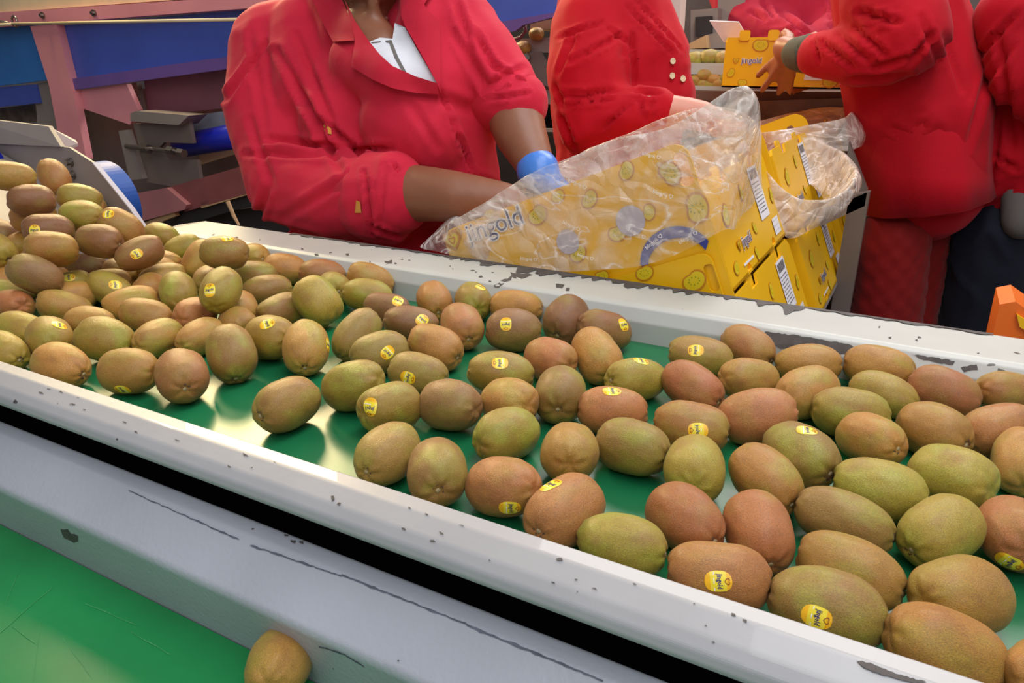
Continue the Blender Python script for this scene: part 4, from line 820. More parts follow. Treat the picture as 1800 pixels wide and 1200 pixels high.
s3 = [(P(1335, 232, 1.76), P(1338, 248, 1.755), P(1342, 264, 1.75)), (P(1400, 222, 1.76), P(1405, 234, 1.755), P(1405, 240, 1.75)), (P(1478, 212, 1.77), P(1472, 240, 1.76), P(1468, 266, 1.755)), (P(1502, 200, 1.85), P(1515, 232, 1.82), P(1508, 262, 1.80)),
      (P(1500, 192, 2.0), P(1530, 225, 1.98), P(1524, 240, 1.97)), (P(1490, 188, 2.12), P(1505, 196, 2.14), P(1506, 205, 2.14)), (P(1400, 196, 2.14), P(1400, 204, 2.16), P(1400, 212, 2.16)), (P(1330, 216, 2.0), P(1326, 224, 2.0), P(1326, 234, 2.0))]
film('carton_bag', bagcols(s3, (-0.33, 1.95, 1.05), 0.04), 'pinkish plastic bag over the farthest carton, beside the bending worker', None, FILM2, 0.006, 10, 8, 8.0)
# words printed on the nearest bag
bag = [o for o in COL.objects if o.name == 'carton_bag'][0]
def bag_words(lst, m, b, parent):
    bv = bvh_of(b); V, F = BIG; bm = bmesh.new()
    for px, py, sz, rot, mir in lst:
        c, s = math.cos(rot), math.sin(rot); vs = []
        hp = [((x*0.4-2.0), y*0.4) for x, y in HEART]; hi = [((x*0.28-2.0), y*0.28) for x, y in HEART]
        pts = [(v.x, v.y) for v in V]+hp+hi; Fs = list(F)+[(len(V)+i, len(V)+(i+1) % 10, len(V)+10+(i+1) % 10, len(V)+10+i) for i in range(10)]
        for x, y in pts:
            x *= mir; X = px+(x*c+y*s)*sz; Y = py+(x*s-y*c)*sz
            r = (FW+RT*((X-900)/FPX)-UP*((Y-600)/FPX)).normalized(); h = bv.ray_cast(CAM, r)
            vs.append(bm.verts.new((h[0] if h[0] is not None else CAM+r*1.12)-r*0.0012))
        for f in Fs:
            try: bm.faces.new([vs[k] for k in f])
            except ValueError: pass
    return obj('printed_word', bm, m, parent, recalc=False)
for wd in [(1160, 340, 10, 0.28, -1), (1000, 395, 9, 0.45, -1), (1115, 408, 9, 0.5, -1), (1145, 428, 10, -0.7, -1), (1205, 420, 10, -0.55, -1), (1010, 320, 10, 0.5, -1), (1140, 272, 9, 0.25, -1), (925, 455, 8, 0.1, -1), (1025, 450, 8, 0.3, -1)]:
    bag_words([wd], mat('bag_print_white', (250, 246, 240), 0.5, var=0.0), bag, bag)
# ---------------------------------------------------------------- machinery behind
def plates(root, items, Y, th=0.02):
    for it in items:
        name, pts, m = it[:3]; y = Y+(it[3] if len(it) > 3 else 0); t = it[4] if len(it) > 4 else th
        bm = bmesh.new(); prism(bm, [P(a, b, y) for a, b in pts], (0, t, 0)); obj(name, bm, m, root)
mach = empty('sorting_machine', 'blue and pink sorting machine behind the first woman on the left', 'machine')
MAR = mat('maroon_panel', (136, 80, 92), 0.5, var=0.12, scale=3); PUR = mat('purple_strip', (112, 84, 156), 0.45, var=0.1, scale=3)  # one even purple for the guard lips and the far guard
plates(mach, [
 ('top_tray', [(-80, 26), (-80, -40), (470, -60), (470, -12), (330, -2), (0, 22)], CREAMP, 0.0, 0.25),
 ('top_rail', [(-80, 27), (0, 22), (330, 0), (470, -9), (470, 12), (430, 15), (0, 47), (-80, 52)], PINK, -0.02, 0.04),
 ('blue_guard', [(98, 46), (430, 17), (430, 96), (395, 102), (125, 141)], BLUE, 0.02),
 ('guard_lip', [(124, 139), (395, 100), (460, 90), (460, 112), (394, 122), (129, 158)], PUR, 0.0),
 ('light_blue_guard', [(-60, 50), (52, 45), (87, 140), (-60, 158)], BLUEL, 0.03),
 ('lower_guard', [(-60, 158), (62, 148), (70, 181), (-60, 194)], BLUE, 0.04),
 ('upright', [(53, 46), (99, 43), (128, 160), (152, 280), (110, 276), (86, 150)], PINK, -0.01, 0.03),
 ('grey_upright', [(62, 148), (86, 142), (108, 240), (90, 250), (66, 235)], GREY, 0.05),
 ('gusset', [(127, 160), (222, 147), (243, 193), (228, 219), (132, 186)], PINK, 0.02),
 ('maroon_panel', [(253, 142), (460, 112), (460, 182), (262, 205)], MAR, 0.08),
 ('grey_strut', [(222, 147), (240, 145), (250, 196), (240, 197)], GREYD, 0.06),
 ('bracket_top', [(229, 199), (240, 195), (332, 203), (314, 220), (229, 213)], GREY, -0.06, 0.08),
 ('bracket_plate', [(234, 217), (313, 219), (331, 206), (339, 252), (288, 250), (278, 262), (292, 281), (346, 281), (353, 324), (335, 333), (258, 320)], GREYD, -0.03, 0.015),
 ('small_plate', [(208, 230), (224, 228), (251, 314), (228, 317)], GREY, -0.05),
 ('roller_shield', [(332, 204), (460, 186), (460, 212), (339, 233)], mat('pale_grey_steel', (150, 150, 160), 0.4, var=0.2, scale=9), 0.07),
 ('lower_beam', [(293, 330), (443, 287), (480, 276), (480, 326), (447, 337), (325, 372)], mat('red_brown_beam', (142, 78, 76), 0.5, var=0.1), -0.05, 0.06),
 ('beam_end', [(219, 343), (293, 330), (328, 360), (325, 368), (252, 388)], PINKD, -0.07, 0.06),
 ('wood_strip', [(254, 391), (306, 371), (308, 380), (258, 400)], TANW, -0.06), ('wood_strip', [(352, 356), (470, 322), (470, 332), (354, 366)], TANW, -0.05), ('wood_strip', [(349, 272), (420, 256), (421, 268), (350, 290)], CREAMP, 0.1),
 ('dark_floor_beam', [(306, 372), (470, 330), (470, 352), (310, 400)], DARK, -0.03),
 ('cable_tray', [(0, 190), (62, 182), (66, 215), (0, 212)], mat('brown_backplate', (92, 78, 64), 0.7, var=0.3, scale=20), 0.10),
 ('back_plate', [(130, 170), (480, 130), (480, 520), (200, 520)], GREYD, 0.22, 0.03)], 1.86)
for lx in (-3.05, -2.2, -1.45):
    for ly in (2.15, 2.30):
        bm = bmesh.new(); box(bm, (lx, ly, 0.55), (0.06, 0.05, 1.1)); obj('leg', bm, PINKD, mach)
for a, b in (((-60, 48), (22, 42)), ((22, 42), (470, 33))):
    bm = bmesh.new(); tube(bm, [P(*a, 1.78), P(*b, 1.78)], 0.0052, 8); obj('cord', bm, CREAMP, mach, smooth=True)
bm = bmesh.new(); c = P(26, 38, 1.79); tube(bm, [c+Vector((0.016*math.cos(k*0.524), 0, 0.020*math.sin(k*0.524))) for k in range(12)], 0.004, 8, closed=True); tube(bm, [P(14, 40, 1.79), P(-20, 34, 1.8)], 0.005, 8); obj('hook', bm, CHROME, mach, smooth=True)
for px, py in ((76, 27), (166, 23)):
    p = P(px, py, 1.84); bm = bmesh.new(); tube(bm, [p, p-Vector((0, 0.006, 0))], 0.012, 14); tube(bm, [p-Vector((0, 0.006, 0)), p-Vector((0, 0.014, 0))], 0.007, 6); obj('bolt', bm, CHROME, mach)
bm = bmesh.new(); tube(bm, [P(222, 257, 1.80), P(320, 268, 1.80)], 0.009, 10); tube(bm, [P(296, 264, 1.79), P(306, 266, 1.79)], 0.016, 6); tube(bm, [P(314, 268, 1.79), P(324, 270, 1.79)], 0.016, 6); tube(bm, [P(252, 262, 1.79), P(262, 262, 1.79)], 0.017, 6); obj('tension_rod', bm, CHROME, mach)
bm = bmesh.new(); tube(bm, [P(318, 256, 1.90), P(480, 228, 1.90)], 0.043, 28); obj('blue_roller', bm, BLUER, mach, smooth=True)
bm = bmesh.new(); tube(bm, [P(400, 354, 1.55), P(408, 372, 1.55), P(410, 378, 1.55), P(420, 396, 1.55)], [0.007, 0.006, 0.006, 0.004], 6); spl = bm
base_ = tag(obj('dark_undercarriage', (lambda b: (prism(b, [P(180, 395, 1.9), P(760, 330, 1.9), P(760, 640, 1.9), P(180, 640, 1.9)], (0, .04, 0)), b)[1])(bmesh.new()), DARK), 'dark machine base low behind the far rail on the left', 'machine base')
obj('wood_splinter', spl, TANW, base_)['label'] = 'pale wooden splinter sticking up'
# centre background
m2 = empty('grading_machine', 'grey steel grading machine between the first two workers', 'machine')
for lx in (-1.75, -1.15):
    bm = bmesh.new(); box(bm, (lx, 2.75, 0.65), (0.06, 0.06, 1.3)); obj('leg', bm, GREYD, m2)
plates(m2, [
 ('blue_guard', [(780, -60), (1010, -90), (1010, 18), (985, 24), (850, 51), (800, 60)], BLUE, -0.1),
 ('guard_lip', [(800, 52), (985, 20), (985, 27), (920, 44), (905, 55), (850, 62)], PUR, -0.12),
 ('fruit_tray', [(932, 36), (990, 32), (990, 50), (932, 53)], TANW, 0.0, 0.2),
 ('upper_shelf', [(915, 68), (1000, 64), (1000, 92), (912, 93)], GREY, 0.0, 0.2),
 ('front_box', [(874, 92), (926, 92), (928, 145), (895, 148), (878, 130)], GREY, -0.03, 0.1),
 ('slanted_plate', [(928, 92), (948, 91), (985, 155), (962, 152), (930, 138)], GREYD, -0.02),
 ('lower_panel', [(905, 158), (1010, 158), (1010, 192), (915, 190)], GREY, 0.0),
 ('lower_rail', [(900, 226), (1010, 226), (1010, 232), (900, 232)], GREY, -0.05),
 ('cavity_shade_panel', [(780, 50), (1010, 30), (1010, 480), (780, 480)], DARK, 0.3)], 2.35)  # last panel is a dark sheet standing in for the shade inside the machine
for px, py in ((930, 101), (930, 128)):
    p = P(px, py, 2.31); bm = bmesh.new(); tube(bm, [p, p-Vector((0, 0.012, 0))], 0.009, 6); obj('bolt', bm, CHROME, m2)
bm = bmesh.new(); c = P(957, 205, 2.35); tube(bm, [c, c+Vector((0, 0.05, 0))], 0.045, 20); tube(bm, [c-Vector((0, 0.01, 0)), c], 0.018, 12); obj('pulley', bm, BLACK, m2)
bm = bmesh.new(); tube(bm, [P(922, 40, 2.3), P(924, 55, 2.3), P(915, 66, 2.3), P(895, 72, 2.3)], 0.006, 8); obj('red_cable', bm, MAR, m2, smooth=True)
m3 = empty('packing_line', 'grey packing line with white shelves of fruit behind the second worker', 'machine')
plates(m3, [
 ('grey_housing', [(1214, 18), (1262, 14), (1262, 82), (1214, 86)], GREY, 0.1, 0.2), ('housing_frame', [(1262, -40), (1310, -44), (1310, 90), (1262, 88)], GREY, 0.15, 0.1),
 ('opening_shade_plate', [(1222, 30), (1250, 28), (1250, 60), (1222, 64)], DARK, 0.08, 0.02), ('hopper', [(1240, 62), (1280, 52), (1286, 84), (1238, 86)], GREY, 0.02, 0.1),  # solid dark plate paints in the shade of the housing opening
 ('tan_sack', [(1212, 76), (1240, 62), (1243, 84), (1210, 86)], TANW, -0.02, 0.05),
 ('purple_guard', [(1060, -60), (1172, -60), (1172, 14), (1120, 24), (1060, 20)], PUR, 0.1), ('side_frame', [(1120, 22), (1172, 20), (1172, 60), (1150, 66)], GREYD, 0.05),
 ('upper_shelf', [(1196, 86), (1300, 88), (1300, 96), (1196, 94)], CREAM, -0.02, 0.12), ('shelf_front', [(1196, 110), (1300, 112), (1300, 132), (1198, 130)], CREAM, -0.10, 0.14),
 ('lower_shelf', [(1200, 150), (1300, 153), (1300, 160), (1204, 157)], CREAM, -0.12, 0.2),
 ('table_edge', [(1205, 159), (1500, 162), (1500, 180), (1215, 176)], mat('brown_steel_edge', (104, 78, 66), 0.5, var=0.1), -0.15, 0.25),
 ('table_skirt', [(1215, 176), (1520, 180), (1520, 400), (1230, 400)], GREYD, 0.05, 0.03),
 ('back_panel', [(1000, -80), (1800, -90), (1800, 200), (1000, 200)], mat('grey_machine_back', (104, 96, 92), 0.6, var=0.25, scale=4), 0.5, 0.03)], 2.35)
bm = bmesh.new(); prism(bm, [P(1177, -260, 2.1), P(1212, -262, 2.1), Vector((P(1205, 89, 2.1).x, 2.1, 0)), Vector((P(1177, 89, 2.1).x, 2.1, 0))], (0, 0.05, 0))
tag(obj('post', bm, mat('white_post', (216, 214, 206), 0.4, var=0.03)), 'white square steel post right of the second worker', 'post')
random.seed(5)
def far_kiwi(px, py, Y, r, label, group, i):
    p = P(px, py, Y); make_kiwi(900+i, (p.x, p.y, p.z, random.uniform(-0.5, 0.5), 0, r*2.5, r*2.0), random.choice('ttg'), None, False, label, group)
for i, (px, py) in enumerate([(1200, 104), (1222, 104), (1247, 100), (1272, 103)]): far_kiwi(px, py, 2.30, 0.022, 'kiwi on the upper white shelf behind the second worker, %s from the left' % ['first', 'second', 'third', 'fourth'][i], 'kiwis on the upper white shelf', i)
for i, (px, py) in enumerate([(1222, 143), (1240, 133), (1256, 141), (1232, 148), (1266, 147), (1248, 150), (1277, 140)]): far_kiwi(px, py, 2.26, 0.020, 'kiwi on the lower white shelf beside the held carton', 'kiwis on the lower white shelf', 10+i)
for i, (px, py) in enumerate([(888, 86), (920, 84), (943, 60)]): far_kiwi(px, py, 2.33, 0.022, ['kiwi on the grey machine right of the first woman\'s shoulder', 'green kiwi on the grey machine near the second worker\'s back', 'kiwi under the small tan tray'][i], 'stray kiwis on the grading machine', 20+i)
# held carton
hb = P(1480, 157, 2.02); hl = P(1268, 157, 2.02); w = hb.x-hl.x
hc = carton('yellow carton with a raised white flap, held by the bending worker', hb, (1, 0, 0), (0, 1, 0), (0, 0, 1), w, 0.2, 0.118)
F = Face(hb, (1, 0, 0), (0, 0, 1), (0, -1, 0)); F.text(-w*0.76, 0.064, 0.019); F.slice(-w*0.70, 0.100, 0.020); F.slice(-w*0.93, 0.035, 0.012, 1); F.slice(-w*0.45, 0.09, 0.013, 1); F.slice(-w*0.1, 0.016, 0.018); F.slice(-w*0.82, 0.012, 0.012); F.label(-w*0.24, 0.032, 0.040, 0.024, False); F.done(hc)
for a in (-w*0.84, -w*0.60):
    plate2('tab', rr(a-0.013, 0.11, a+0.013, 0.134, 0.006), [], hb+Vector((0, -0.004, 0)), (1, 0, 0), (0, 0, 1), (0, -1, 0), 0.003, YEL, hc)
bm = bmesh.new(); prism(bm, [P(1272, 74, 2.04), P(1247, 37, 1.98), P(1298, 39, 2.06), P(1318, 74, 2.12)], (0, 0.004, 0.002)); obj('flap', bm, CARD, hc)
plates(m3, [('counter_top', [(1685, 24), (1740, 24), (1734, 46), (1690, 48)], CREAM, 0.1, 0.2), ('counter_leg', [(1694, 48), (1728, 46), (1716, 84), (1700, 80)], GREY, 0.12, 0.1)], 2.6)
dk = empty('dark_plastic_sheet', 'dark translucent sheet lying behind the bagged cartons', 'plastic sheet')
plates(dk, [('sheet', [(1318, 178), (1490, 172), (1500, 192), (1400, 200), (1335, 215)], mat('brown_plastic', (104, 84, 78), 0.25, var=0.25, scale=14, bump=0.4, bscale=30), 0, 0.004)], 2.18)
# low clutter behind the right end of the rail
low = empty('pallet_rack', 'low rack with tan boards and black rails between the workers\' legs', 'rack')
plates(low, [('board', [(1425, 400), (1505, 395), (1505, 430), (1420, 440)], TANW, 0.02), ('board', [(1440, 452), (1510, 452), (1508, 505), (1400, 512)], mat('brown_board', (120, 92, 70), 0.7, var=0.1), 0.05), ('board', [(1640, 440), (1740, 446), (1740, 530), (1620, 520)], TANW, 0.02),
 ('board', [(1600, 540), (1740, 548), (1740, 600), (1600, 600)], mat('brown_board', (120, 92, 70), 0.7), 0.04), ('rail', [(1400, 436), (1760, 440), (1760, 450), (1400, 446)], DARK, -0.02), ('rail', [(1400, 512), (1760, 522), (1760, 540), (1400, 530)], DARK, -0.02),
 ('back_board', [(1380, 380), (1820, 380), (1820, 680), (1380, 680)], mat('dark_brown_back', (58, 44, 38), 0.8), 0.1)], 2.45)
q_ = P(1830, 640, 1.02); q2_ = P(1764, 640, 1.02)
bm = bmesh.new(); prism(bm, [P(1757, 535, 1.02), P(1785, 530, 1.02), P(1830, 562, 1.02), Vector((q_.x, 1.02, 0)), Vector((q2_.x, 1.02, 0))], (0, 0.08, 0))
oc = obj('bin', bm, mat('orange_crate', (236, 110, 30), 0.4, var=0.05)); tag(oc, 'orange plastic bin corner rising behind the rail at right', 'bin')
bm = bmesh.new(); prism(bm, [P(1787, 552, 1.015), P(1830, 580, 1.015), P(1830, 600, 1.015), P(1792, 574, 1.015)], (0, 0.01, 0)); obj('yellow_insert', bm, YEL, oc)

# ---------------------------------------------------------------- people
SKIN1 = mat('brown_skin', (140, 88, 62), 0.45, var=0.06, scale=20, bump=0.05, bscale=200); SKIN2 = mat('light_skin', (214, 140, 116), 0.45, var=0.06, scale=20)
SKIN3 = mat('tan_skin', (168, 108, 78), 0.45, var=0.08, scale=20)
HAIR = mat('dark_hair', (28, 20, 18), 0.6, var=0.2, scale=60); LIP = mat('lip', (140, 66, 60), 0.4); EYE = mat('eye_white', (235, 230, 225), 0.2, var=0.0); IRIS = mat('iris', (40, 24, 16), 0.2, var=0.0)
def cloth(name, rgb, bump=0.12): return mat(name, rgb, 0.78, var=0.06, scale=7, bump=bump, bscale=420, sheen=0.06, spec=0.2)
RED1 = cloth('rose_red_cotton', (206, 34, 60)); RED2 = cloth('bright_red_cotton', (190, 8, 30)); RED3 = cloth('faded_pink_red_cotton', (186, 38, 64)); REDL = cloth('rose_red_collar', (196, 30, 54))
WHITE = cloth('white_jersey', (226, 226, 232)); NAVY = cloth('navy_trousers', (26, 28, 40)); QUILT = cloth('dark_red_quilted', (128, 18, 16)); GKNIT = cloth('grey_green_knit', (92, 90, 74)); GRY = cloth('grey_cloth', (110, 104, 100))
GLOVE = mat('blue_nitrile', (72, 132, 222), 0.35, var=0.05, bump=0.2, bscale=80)
def px_of(c):
    q = c-CAM; d = q.dot(FW); return 900+FPX*q.dot(RT)/d, 600-FPX*q.dot(UP)/d
def wr(segs, base=0.0035, sc=9.0, seed=0.0, ridge=0.007):
    """segs: creases traced on the garment (x0, y0, x1, y1, half width, depth in m)"""
    def f(c):
        q = c*sc+Vector((seed, seed*2, 0)); q.z *= 0.6
        n1 = max(0, 1-abs(noise.noise(q))*2.2)**3; d = base*noise.noise(c*20+Vector((seed, 0, 0)))*0.7+ridge*(n1-0.3)*0.5*(0.4+abs(noise.noise(c*4+Vector((seed, 0, 0))))*2)
        if segs:
            x, y = px_of(c)
            for x0, y0, x1, y1, w, dep in segs:
                dx, dy = x1-x0, y1-y0; L2 = dx*dx+dy*dy; t = max(0, min(1, ((x-x0)*dx+(y-y0)*dy)/L2)); r = math.hypot(x-x0-dx*t, y-y0-dy*t)
                if r < w*4:
                    k = r/(w*0.72); e = (math.sin(math.pi*(0.08+0.84*t)))**0.7; d += 1.35*dep*e*(-math.exp(-k*k)+0.5*math.exp(-(k-1.9)**2*1.6))
        return d
    return f
def head_caps(c, s, fwd):
    c = Vector(c); f = Vector(fwd).normalized(); u = Vector((0, 0, 1)); f2 = (f-u*f.z*0).normalized(); r = f2.cross(u).normalized(); u2 = r.cross(f2)
    g = lambda a, b, h: c+r*a*s+f2*b*s+u2*h*s
    return [(g(0, -0.012, 0.02), g(0, 0.0, 0.045), 0.080*s, 0.076*s), (g(0, 0.02, -0.02), g(0, 0.032, -0.085), 0.062*s, 0.036*s), (g(-0.03, 0.03, -0.055), g(0.03, 0.03, -0.055), 0.036*s, 0.036*s),
            (g(0, 0.083, 0.0), g(0, 0.100, -0.030), 0.008*s, 0.014*s), (g(0, 0.07, 0.01), g(0, 0.088, -0.02), 0.009*s, 0.010*s), (g(-0.020, 0.068, 0.026), g(0.020, 0.068, 0.026), 0.016*s, 0.016*s),
            (g(-0.078, -0.005, 0.0), g(-0.080, -0.010, -0.03), 0.014*s, 0.009*s), (g(0.078, -0.005, 0.0), g(0.080, -0.010, -0.03), 0.014*s, 0.009*s), (g(0, 0.072, -0.052), g(0, 0.074, -0.058), 0.016*s, 0.016*s)], g
def face(root, g, s, hairlen=0.0, cap=None):
    for k in (-1, 1):
        bm = bmesh.new(); bmesh.ops.create_uvsphere(bm, u_segments=12, v_segments=8, radius=0.012*s, matrix=Matrix.Translation(g(0.031*k, 0.070, 0.006))); obj('eye', bm, EYE, root, smooth=True)
        bm = bmesh.new(); bmesh.ops.create_uvsphere(bm, u_segments=10, v_segments=6, radius=0.006*s, matrix=Matrix.Translation(g(0.031*k, 0.0775, 0.005))); obj('iris', bm, IRIS, root, smooth=True)
    bm = bmesh.new(); capsule(bm, g(-0.018, 0.084, -0.054), g(0.018, 0.084, -0.054), 0.0045*s, 0.0045*s); capsule(bm, g(-0.014, 0.083, -0.061), g(0.014, 0.083, -0.061), 0.005*s, 0.005*s); obj('mouth', bm, LIP, root, smooth=True)
    caps = [(g(0, -0.022, 0.035), g(0, -0.012, 0.062), 0.082*s, 0.078*s), (g(0, -0.05, 0.0), g(0, -0.055, -0.04), 0.055*s, 0.045*s), (g(0, -0.09, 0.05), g(0, -0.10, 0.04), 0.04*s, 0.035*s)]
    blob('hair', caps, 0.010, cap or HAIR, root, 4)
def fingers(wrist, palm, dirs, r=0.0085):
    """palm capsule pair and five finger chains; dirs: list of point lists from knuckle to tip"""
    caps = [(wrist, palm, 0.024, 0.030, dict(wide=1.35, axis=(Vector(dirs[1][0])-Vector(dirs[4][0])).normalized()))]
    for k, ch in enumerate(dirs):
        rr_ = r*(1.18 if k == 0 else 1.0 if k < 4 else 0.88)
        pts = [Vector(palm).lerp(Vector(ch[0]), 0.55)]+[Vector(p) for p in ch]
        for i in range(len(pts)-1): caps.append((pts[i], pts[i+1], rr_*(1.25-0.12*i), rr_*(1.13-0.12*i), dict(n=10)))
    return caps
def auto_hand(wrist, direction, palm_n, L=0.17, curl=0.5, side=1):
    w = Vector(wrist); d = Vector(direction).normalized(); n = Vector(palm_n); n = (n-d*n.dot(d)).normalized(); s = d.cross(n)*side
    palm = w+d*L*0.42; ch = []
    ch.append([w+d*L*0.22+s*L*0.20, w+d*L*0.42+s*L*0.34+n*0.01, w+d*L*0.56+s*L*0.36+n*0.025])
    for k, l in enumerate((0.44, 0.50, 0.46, 0.36)):
        o = s*L*(0.17-0.115*k); b = w+d*L*0.53+o; a1 = d*math.cos(curl*0.5)+n*math.sin(curl*0.5); a2 = d*math.cos(curl*1.2)+n*math.sin(curl*1.2); a3 = d*math.cos(curl*1.8)+n*math.sin(curl*1.8)
        p1 = b+a1*L*l*0.45; p2 = p1+a2*L*l*0.32; ch.append([b, p1, p2, p2+a3*L*l*0.23])
    return fingers(w, palm, ch)
def legs_caps(hip, knee, ank, rh, rk, ra): return [(hip, knee, rh, rk), (knee, ank, rk, ra)]
def shoes(root, ank, fwd):
    for a in ank:
        a = Vector(a); f = Vector(fwd).normalized(); blob('shoe', [(Vector((a.x, a.y, 0.045)), Vector((a.x, a.y, 0.04))+f*0.17, 0.045, 0.038, dict(wide=1.1, axis=(f.y, -f.x, 0)))], 0.012, BLACK, root, 3)
def V_(*a): return Vector(a)
# ---- first woman, packing with bare forearms
w1 = empty('person', 'woman in a rose-red coat with rolled sleeves, packing fruit into the bagged carton', 'person', None)
HC = P(655, -78, 1.17)
hcaps, g = head_caps(HC, 1.05, (0.38, -0.55, -0.75))
sR, sL = P(486, 88, 1.20), P(800, 66, 1.22)
lw = P(948, 305, 1.13); rw = P(893, 352, 1.055)
hip = Vector((P(660, 400, 1.26).x, 1.27, 0.84))
body = hcaps+[(P(648, 20, 1.2), P(650, 75, 1.2), 0.056, 0.062), (P(650, 130, 1.22), P(655, 300, 1.24), 0.09, 0.12, dict(wide=1.2, axis=(1, 0, 0))), (P(642, 62, 1.15), P(668, 92, 1.125), 0.050, 0.045), (P(655, 300, 1.24), hip, 0.14, 0.15, dict(wide=1.2, axis=(1, 0, 0))),
  (P(650, 90, 1.22), sR, 0.05, 0.045), (P(650, 90, 1.22), sL, 0.05, 0.045), (sR, P(520, 325, 1.08), 0.055, 0.052), (P(520, 325, 1.08), P(700, 338, 1.035), 0.055, 0.054), (P(700, 338, 1.035), P(800, 345, 1.035), 0.052, 0.043), (P(800, 345, 1.035), rw, 0.043, 0.029),
  (sL, P(897, 180, 1.2), 0.05, 0.05), (P(897, 180, 1.2), P(915, 235, 1.17), 0.052, 0.047), (P(915, 235, 1.17), lw, 0.047, 0.030),
  (hip+V_(-.09, 0, 0), V_(hip.x-.10, 1.27, .47), 0.095, 0.062), (V_(hip.x-.10, 1.27, .47), V_(hip.x-.10, 1.28, .09), 0.062, 0.042), (hip+V_(.09, 0, 0), V_(hip.x+.10, 1.27, .47), 0.095, 0.062), (V_(hip.x+.10, 1.27, .47), V_(hip.x+.10, 1.28, .09), 0.062, 0.042)]
body += auto_hand(rw, (0.5, 0.25, -0.55), (0, 0.2, -1), curl=0.6, side=-1)
b1 = blob('body', body, 0.0075, SKIN1, w1, 5)
face(w1, g, 1.05)
folds1 = [(395, 175, 470, 75, 7, .010), (440, 60, 470, 250, 9, .004), (490, 90, 600, 300, 9, .012), (520, 60, 590, 230, 8, .009), (560, 210, 640, 275, 8, .013), (470, 245, 600, 262, 9, .012), (430, 270, 640, 275, 7, .008), (600, 262, 690, 262, 7, .008), (500, 380, 640, 300, 10, .006), (440, 210, 480, 330, 9, .006),
  (455, 390, 560, 420, 9, .008), (470, 330, 450, 400, 8, .008), (775, 165, 835, 312, 4, .010), (782, 160, 840, 300, 3, -.004), (720, 180, 770, 260, 10, .004), (860, 110, 940, 170, 7, .009), (850, 160, 920, 120, 8, .009), (835, 60, 870, 120, 7, .008), (800, 0, 830, 90, 8, .007), (870, 180, 800, 60, 10, .008), (770, 400, 700, 430, 9, .006), (835, 310, 880, 330, 7, .006), (690, 140, 850, 200, 14, .004)]
coat = [(P(650, 120, 1.25), P(655, 200, 1.22), 0.13, 0.158, dict(wide=1.3, axis=(1, 0, 0))), (P(655, 200, 1.22), P(662, 330, 1.23), 0.155, 0.175, dict(wide=1.28, axis=(1, 0, 0))), (P(662, 330, 1.23), Vector((P(668, 430, 1.25).x, 1.25, 0.62)), 0.175, 0.18, dict(wide=1.22, axis=(1, 0, 0))),
  (P(610, 40, 1.26), sR, 0.075, 0.094), (P(700, 40, 1.26), sL, 0.070, 0.086), (P(545, 60, 1.2), P(560, 160, 1.16), 0.08, 0.09), (P(760, 60, 1.19), P(765, 160, 1.15), 0.07, 0.08), (P(578, -20, 1.2), P(600, 62, 1.155), 0.045, 0.04), (P(742, -20, 1.2), P(750, 60, 1.15), 0.045, 0.04), (P(628, 108, 1.12), P(700, 150, 1.10), 0.05, 0.06), (P(775, 220, 1.18), P(790, 320, 1.2), 0.10, 0.10), (P(715, 215, 1.12), P(745, 235, 1.12), 0.085, 0.085), (P(600, 215, 1.12), P(620, 235, 1.12), 0.08, 0.08),
  (sR, P(482, 200, 1.15), 0.093, 0.100), (P(482, 200, 1.15), P(515, 320, 1.08), 0.100, 0.090), (P(515, 322, 1.08), P(600, 348, 1.045), 0.092, 0.082), (P(600, 348, 1.045), P(660, 345, 1.035), 0.082, 0.070),
  (sL, P(845, 110, 1.21), 0.082, 0.075), (P(845, 110, 1.21), P(893, 168, 1.2), 0.074, 0.062)]
ct = blob('coat', coat, 0.0075, RED1, w1, 6, wr(folds1, 0.003, 8.0, 1.0, 0.005))
cf = blob('rolled_cuff', [(P(664, 350, 1.035), P(690, 345, 1.03), 0.080, 0.072, dict(wide=1.0)), (P(668, 330, 1.035), P(690, 322, 1.03), 0.066, 0.056), (P(668, 372, 1.035), P(688, 395, 1.03), 0.052, 0.036)], 0.006, RED1, w1, 4, wr([(640, 300, 655, 410, 5, .010), (690, 285, 700, 300, 4, .010), (655, 400, 700, 415, 5, .008), (676, 290, 668, 400, 5, .004)], 0.002, 12, 2.0, 0.004))
cf2 = blob('rolled_cuff', [(P(880, 170, 1.2), P(905, 182, 1.195), 0.064, 0.060, dict(wide=1.0))], 0.006, RED1, w1, 4, wr([(850, 175, 930, 165, 5, .006)], 0.002, 12, 3.0, 0.004))
B1 = [bvh_of(ct), bvh_of(b1)]
shirt_ = drape('shirt', [(648, 74), (668, 66), (690, 68), (694, 40), (712, 48), (732, 84), (752, 118), (768, 146), (745, 142), (712, 128), (682, 112), (664, 92)], B1, WHITE, w1, 0.006, 0.002, 10, smooth_it=6)
drape('shirt_stitching', [(652, 74), (688, 70), (700, 100), (715, 128), (709, 128), (693, 100), (684, 75), (654, 79)], B1, GRY, shirt_, 0.0085, 0.001, 10, smooth_it=3)
drape('shirt_stitching', [(697, 46), (700, 60), (694, 78), (690, 78), (694, 60)], B1, GRY, shirt_, 0.0085, 0.001, 10, smooth_it=3)
drape('collar', [(540, -20), (590, -24), (606, 10), (620, 40), (623, 71), (585, 73), (566, 38)], B1, REDL, ct, 0.014, 0.005, 12, smooth_it=6)
drape('lapel', [(604, -5), (625, 38), (650, 74), (668, 96), (690, 116), (730, 134), (768, 146), (772, 166), (730, 163), (690, 155), (655, 140), (617, 117), (620, 95), (624, 71), (618, 40)], B1, REDL, ct, 0.014, 0.005, 12, smooth_it=6)
